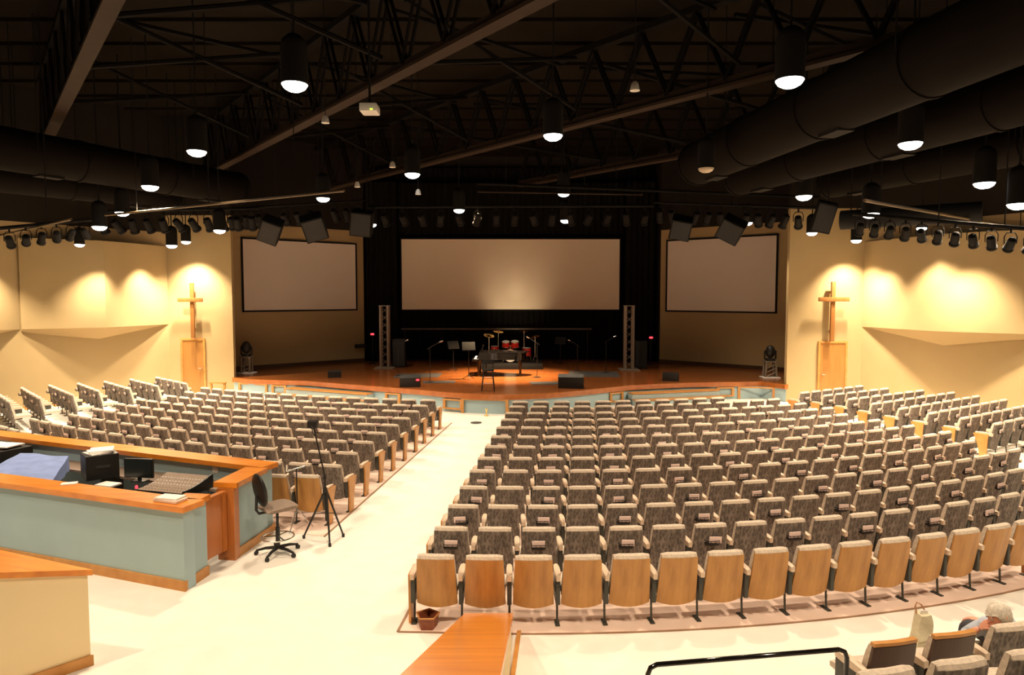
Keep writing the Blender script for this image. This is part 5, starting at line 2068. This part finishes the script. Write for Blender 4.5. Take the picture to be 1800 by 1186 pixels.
# stage lighting
for (px, py, Y, tx, ty, tY, pw, sz, bl) in ((900, 372, 26, 885, 655, 27, 15000, 58, 0.9), (840, 372, 25.5, 830, 665, 26, 4000, 60, 0.9)):
    s_, t_ = D(px, py, Y), D(tx, ty, tY)
    spot('stage_spot', s_, pw, sz, bl, (1.0, 0.70, 0.40), t_, 0.1)
# added spots imitating the lacquered piano lid's glint on the screen
s_ = Vector((0.0, 30.8, 2.0))
spot('added_screen_glint', s_, 170, 80, 1.0, (1.0, 0.76, 0.46), D(905, 528, 33.15), 0.15)
spot('added_screen_glint', s_ + Vector((0.2, 0, 0)), 45, 20, 0.9, (1.0, 0.80, 0.5), D(908, 508, 33.15), 0.05)

# ================================================================ PERSON AND BAG
def skin_mesh(name, verts, edges, radii, mat, sub=2, root_i=0):
    me = bpy.data.meshes.new(name + '_sk')
    me.from_pydata([tuple(v) for v in verts], edges, [])
    o = bpy.data.objects.new(name + '_sk', me)
    COL.objects.link(o)
    m1 = o.modifiers.new('skin', 'SKIN')
    m1.use_smooth_shade = True
    for i, d in enumerate(me.skin_vertices[0].data):
        r = radii[i]
        d.radius = (r, r) if not isinstance(r, tuple) else r
        d.use_root = (i == root_i)
    m2 = o.modifiers.new('sub', 'SUBSURF')
    m2.levels = sub
    m2.render_levels = sub
    dg = bpy.context.evaluated_depsgraph_get()
    dg.update()
    ev = o.evaluated_get(dg)
    out = bpy.data.meshes.new_from_object(ev)
    bpy.data.objects.remove(o)
    out.materials.clear()
    out.materials.append(M[mat])
    for p_ in out.polygons:
        p_.use_smooth = True
    return out


def join_into(me, mb):
    """append MB geometry to a mesh"""
    bm = bmesh.new()
    bm.from_mesh(me)
    mats = [m.name for m in me.materials]
    t = mb.mesh('tmp', weld=False)
    off = {}
    for i, m in enumerate(t.materials):
        if m.name not in mats:
            me.materials.append(m)
            mats.append(m.name)
        off[i] = mats.index(m.name)
    vs = [bm.verts.new(v.co) for v in t.vertices]
    for p_ in t.polygons:
        try:
            f = bm.faces.new([vs[i] for i in p_.vertices])
            f.material_index = off[p_.material_index]
            f.smooth = p_.use_smooth
        except ValueError:
            pass
    bm.to_mesh(me)
    bm.free()
    return me


def person():
    hd = U(1756, 1083, 0.86)
    seat = U(1787, 1101, ZT)
    # local frame: origin on the floor, x right, y towards the stage
    ox, oy = hd.x, hd.y
    root = thing('person', 'person with white hair bent forward in a seat, face turned left, pale blue shirt', 'person', (ox, oy, 0))
    hip = Vector((0.15, 0.10, 0.585))
    wa = Vector((0.13, 0.14, 0.62))
    ch = Vector((0.07, 0.14, 0.69))
    ne = Vector((0.02, 0.08, 0.735))
    V = [hip, wa, ch, ne, Vector((0.0, 0.03, 0.79)),
         ch + Vector((-0.16, -0.03, 0.02)), Vector((-0.21, 0.16, 0.60)), Vector((-0.125, 0.06, 0.72)),
         ch + Vector((0.17, 0.03, 0.02)), Vector((0.28, 0.26, 0.58)), Vector((0.16, 0.46, 0.60)),
         hip + Vector((-0.10, 0.02, 0.0)), Vector((0.02, 0.46, 0.57)), Vector((0.02, 0.48, 0.09)), Vector((0.01, 0.60, 0.045)),
         hip + Vector((0.10, 0.02, 0.0)), Vector((0.26, 0.46, 0.57)), Vector((0.27, 0.48, 0.09)), Vector((0.28, 0.60, 0.045))]
    E = [(0, 1), (1, 2), (2, 3), (3, 4), (2, 5), (5, 6), (6, 7), (2, 8), (8, 9), (9, 10), (0, 11), (11, 12), (12, 13), (13, 14), (0, 15), (15, 16), (16, 17), (17, 18)]
    R = [0.105, 0.115, 0.13, 0.058, 0.05, 0.06, 0.042, 0.027, 0.06, 0.042, 0.028, 0.085, 0.065, 0.042, 0.035, 0.085, 0.065, 0.042, 0.035]
    body = skin_mesh('body', V, E, R, 'skin')
    # head turned to the left (-x), chin down
    mb = MB()
    hc = Vector((0.0, 0.0, 0.87))
    Rm = Euler((0, -0.42, 0)).to_matrix()

    def hp(x, y, z):
        return hc + Rm @ Vector((x, y, z))
    prof = []
    n, k = 18, 12
    vs, fs = [], []
    for j in range(k + 1):
        ph = -pi / 2 + pi * j / k
        z = sin(ph) * 0.122
        for i in range(n):
            t_ = 2 * pi * i / n
            rx = 0.098 * cos(ph)
            ry = 0.074 * cos(ph)
            x, y = rx * cos(t_), ry * sin(t_)
            if z < -0.02:                       # jaw narrows and reaches forward (-x)
                f_ = min(1, (-0.02 - z) / 0.1)
                y *= 1 - 0.28 * f_
                x = x * (1 - 0.18 * f_) - 0.022 * f_
            vs.append(hp(x, y, z))
    for j in range(k):
        for i in range(n):
            fs.append((j * n + i, j * n + (i + 1) % n, (j + 1) * n + (i + 1) % n, (j + 1) * n + i))
    mb.add(vs, fs, 'skin', True)
    # nose, brow, ears, eyes, mouth
    mb.add([hp(-0.092, -0.012, 0.012), hp(-0.092, 0.012, 0.012), hp(-0.126, 0, -0.032), hp(-0.092, -0.019, -0.040), hp(-0.092, 0.019, -0.040)], [(0, 1, 2), (0, 2, 3), (1, 4, 2), (3, 2, 4), (0, 3, 4, 1)], 'skin', True)
    for s in (-1, 1):
        mb.ell(hp(-0.084, s * 0.030, 0.014), (0.013, 0.014, 0.010), 'eye', 10, 6)
        mb.ell(hp(-0.095, s * 0.030, 0.014), (0.004, 0.007, 0.007), 'iris', 8, 5)
        mb.ell(hp(-0.084, s * 0.031, 0.032), (0.014, 0.022, 0.006), 'skin', 8, 5)
        mb.ell(hp(0.008, s * 0.074, -0.004), (0.020, 0.010, 0.032), 'skin', 10, 7)
    mb.ell(hp(-0.090, 0, -0.068), (0.010, 0.024, 0.006), 'lips', 10, 6)
    mb.ell(hp(-0.088, 0, -0.078), (0.010, 0.020, 0.006), 'lips', 10, 6)
    # hands
    def hand(w, d, up, side):
        d, up, side = d.normalized(), up.normalized(), side.normalized()
        c = w + d * 0.045
        mb.slab(lambda u, v: tuple(w + d * (0.09 * v) + side * (u * (0.028 + 0.012 * v)) + up * (0.012 - 0.004 * u * u)), lambda u, v: tuple(w + d * (0.09 * v) + side * (u * (0.028 + 0.012 * v)) - up * (0.012 - 0.003 * u * u)), 4, 3, 'skin')
        for i, L_ in enumerate((0.068, 0.078, 0.073, 0.056)):
            s_ = -0.030 + 0.020 * i
            b_ = w + d * 0.085 + side * s_
            mb.tube([b_, b_ + d * L_ * 0.45 - up * 0.006, b_ + d * L_ * 0.75 - up * 0.022, b_ + d * L_ * 0.9 - up * 0.042], [0.0092, 0.0088, 0.008, 0.0065], 'skin', 8)
        b_ = w + d * 0.03 - side * 0.03
        mb.tube([b_, b_ + d * 0.03 - side * 0.024, b_ + d * 0.055 - side * 0.026 - up * 0.012], [0.012, 0.010, 0.008], 'skin', 8)
    hand(V[7], Vector((0.06, -0.06, 0.10)), Vector((-1, 0, 0.3)), Vector((0, 1, 0.2)))
    hand(V[10], Vector((-0.5, 0.6, -0.1)), Vector((0, 0.1, 1)), Vector((1, 0.6, 0)))
    join_into(body, mb)
    link('body', body, root)
    # hair
    mb = MB()
    vs, fs = [], []
    n, k = 20, 9
    for j in range(k + 1):
        ph = pi / 2 * (1 - 1.42 * j / k)
        for i in range(n):
            t_ = 2 * pi * i / n
            r_ = 1.0 + 0.03 * sin(5 * t_ + 3 * j) + 0.02 * sin(11 * t_ + j)
            x, y, z = 0.108 * cos(ph) * cos(t_) * r_, 0.084 * cos(ph) * sin(t_) * r_, 0.132 * sin(ph) * (1 + 0.02 * sin(7 * t_))
            if x < -0.045 and z < 0.055:        # leave the face free
                z = 0.055 + (z - 0.055) * 0.1
                y *= 0.98
            vs.append(hp(x + 0.004, y, z))
    for j in range(k):
        for i in range(n):
            fs.append((j * n + i, j * n + (i + 1) % n, (j + 1) * n + (i + 1) % n, (j + 1) * n + i))
    mb.add(vs, fs, 'hair', True)
    mb.build('hair', root)
    # clothes as slightly larger skins
    S_ = [0, 1, 2, 3, 5, 6, 8, 9]
    idx = {j: i for i, j in enumerate(S_)}
    vv = [V[j].copy() for j in S_]
    vv[idx[3]] = V[2] + (V[3] - V[2]) * 0.75
    ee = [(idx[a_], idx[b_]) for a_, b_ in E if a_ in idx and b_ in idx]
    rr = [0.118, 0.128, 0.142, 0.075, 0.074, 0.058, 0.074, 0.058]
    vv += [V[6] + (V[7] - V[6]) * 0.55, V[9] + (V[10] - V[9]) * 0.55]
    ee += [(idx[6], len(vv) - 2), (idx[9], len(vv) - 1)]
    rr += [0.046, 0.046]
    link('shirt', skin_mesh('shirt', vv, ee, rr, 'shirt'), root)
    vv = [V[0], V[11], V[12], V[13], V[15], V[16], V[17]]
    link('trousers', skin_mesh('trousers', vv, [(0, 1), (1, 2), (2, 3), (0, 4), (4, 5), (5, 6)], [0.112, 0.094, 0.078, 0.056, 0.094, 0.078, 0.056], 'trouser'), root)
    for j in (14, 18):
        mb = MB(); mb.ell(V[j] + Vector((0, 0.02, 0.0)), (0.05, 0.13, 0.045), 'rubber', 12, 7); mb.build('shoe', root)
    return root


person()

# beige bag between the two dark seats
p = U(1634, 1112, 0.30)
root = thing('tote_bag', 'beige canvas bag with tan strap and a white sheet, between the two dark-backed seats', 'bag', (p.x, p.y + 0.12, 0), 0.2)
root.scale = (0.95, 0.8, 0.62)
mb = MB()
mb.slab(lambda u, v: (u * (0.10 - 0.035 * v), -0.08 + 0.03 * v + 0.02 * sin(5 * v + u), 0.30 + 0.42 * v), lambda u, v: (u * (0.10 - 0.035 * v), 0.08 - 0.02 * v, 0.30 + 0.44 * v), 6, 8, 'bag')
mb.slab(lambda u, v: (u * 0.11, -0.07, 0.01 + 0.29 * v), lambda u, v: (u * 0.11, 0.08, 0.01 + 0.29 * v), 4, 4, 'bag')
mb.build('bag_body', root)
mb = MB()
mb.tube([(-0.06, 0.03, 0.70), (-0.075, 0.04, 0.84), (-0.05, 0.05, 0.90), (0.0, 0.04, 0.86), (0.05, 0.03, 0.74), (0.09, 0.0, 0.55)], 0.010, 'strap', 8)
mb.build('strap', root)
mb = MB(); mb.box((-0.05, -0.01, 0.66), (0.045, 0.0, 0.79), 'paper', rot=(0.1, 0.15, 0)); mb.build('white_sheet', root)

SC.view_settings.view_transform = 'Standard'
SC.view_settings.look = 'None'
SC.view_settings.gamma = 1.0
SC.view_settings.exposure = 0.0
SC.view_settings.use_curve_mapping = False
SC.cycles.use_denoising = True
SC.cycles.max_bounces = 8
SC.cycles.diffuse_bounces = 5
w = bpy.data.worlds.new('world')
w.use_nodes = True
w.node_tree.nodes['Background'].inputs[0].default_value = (0, 0, 0, 1)
SC.world = w
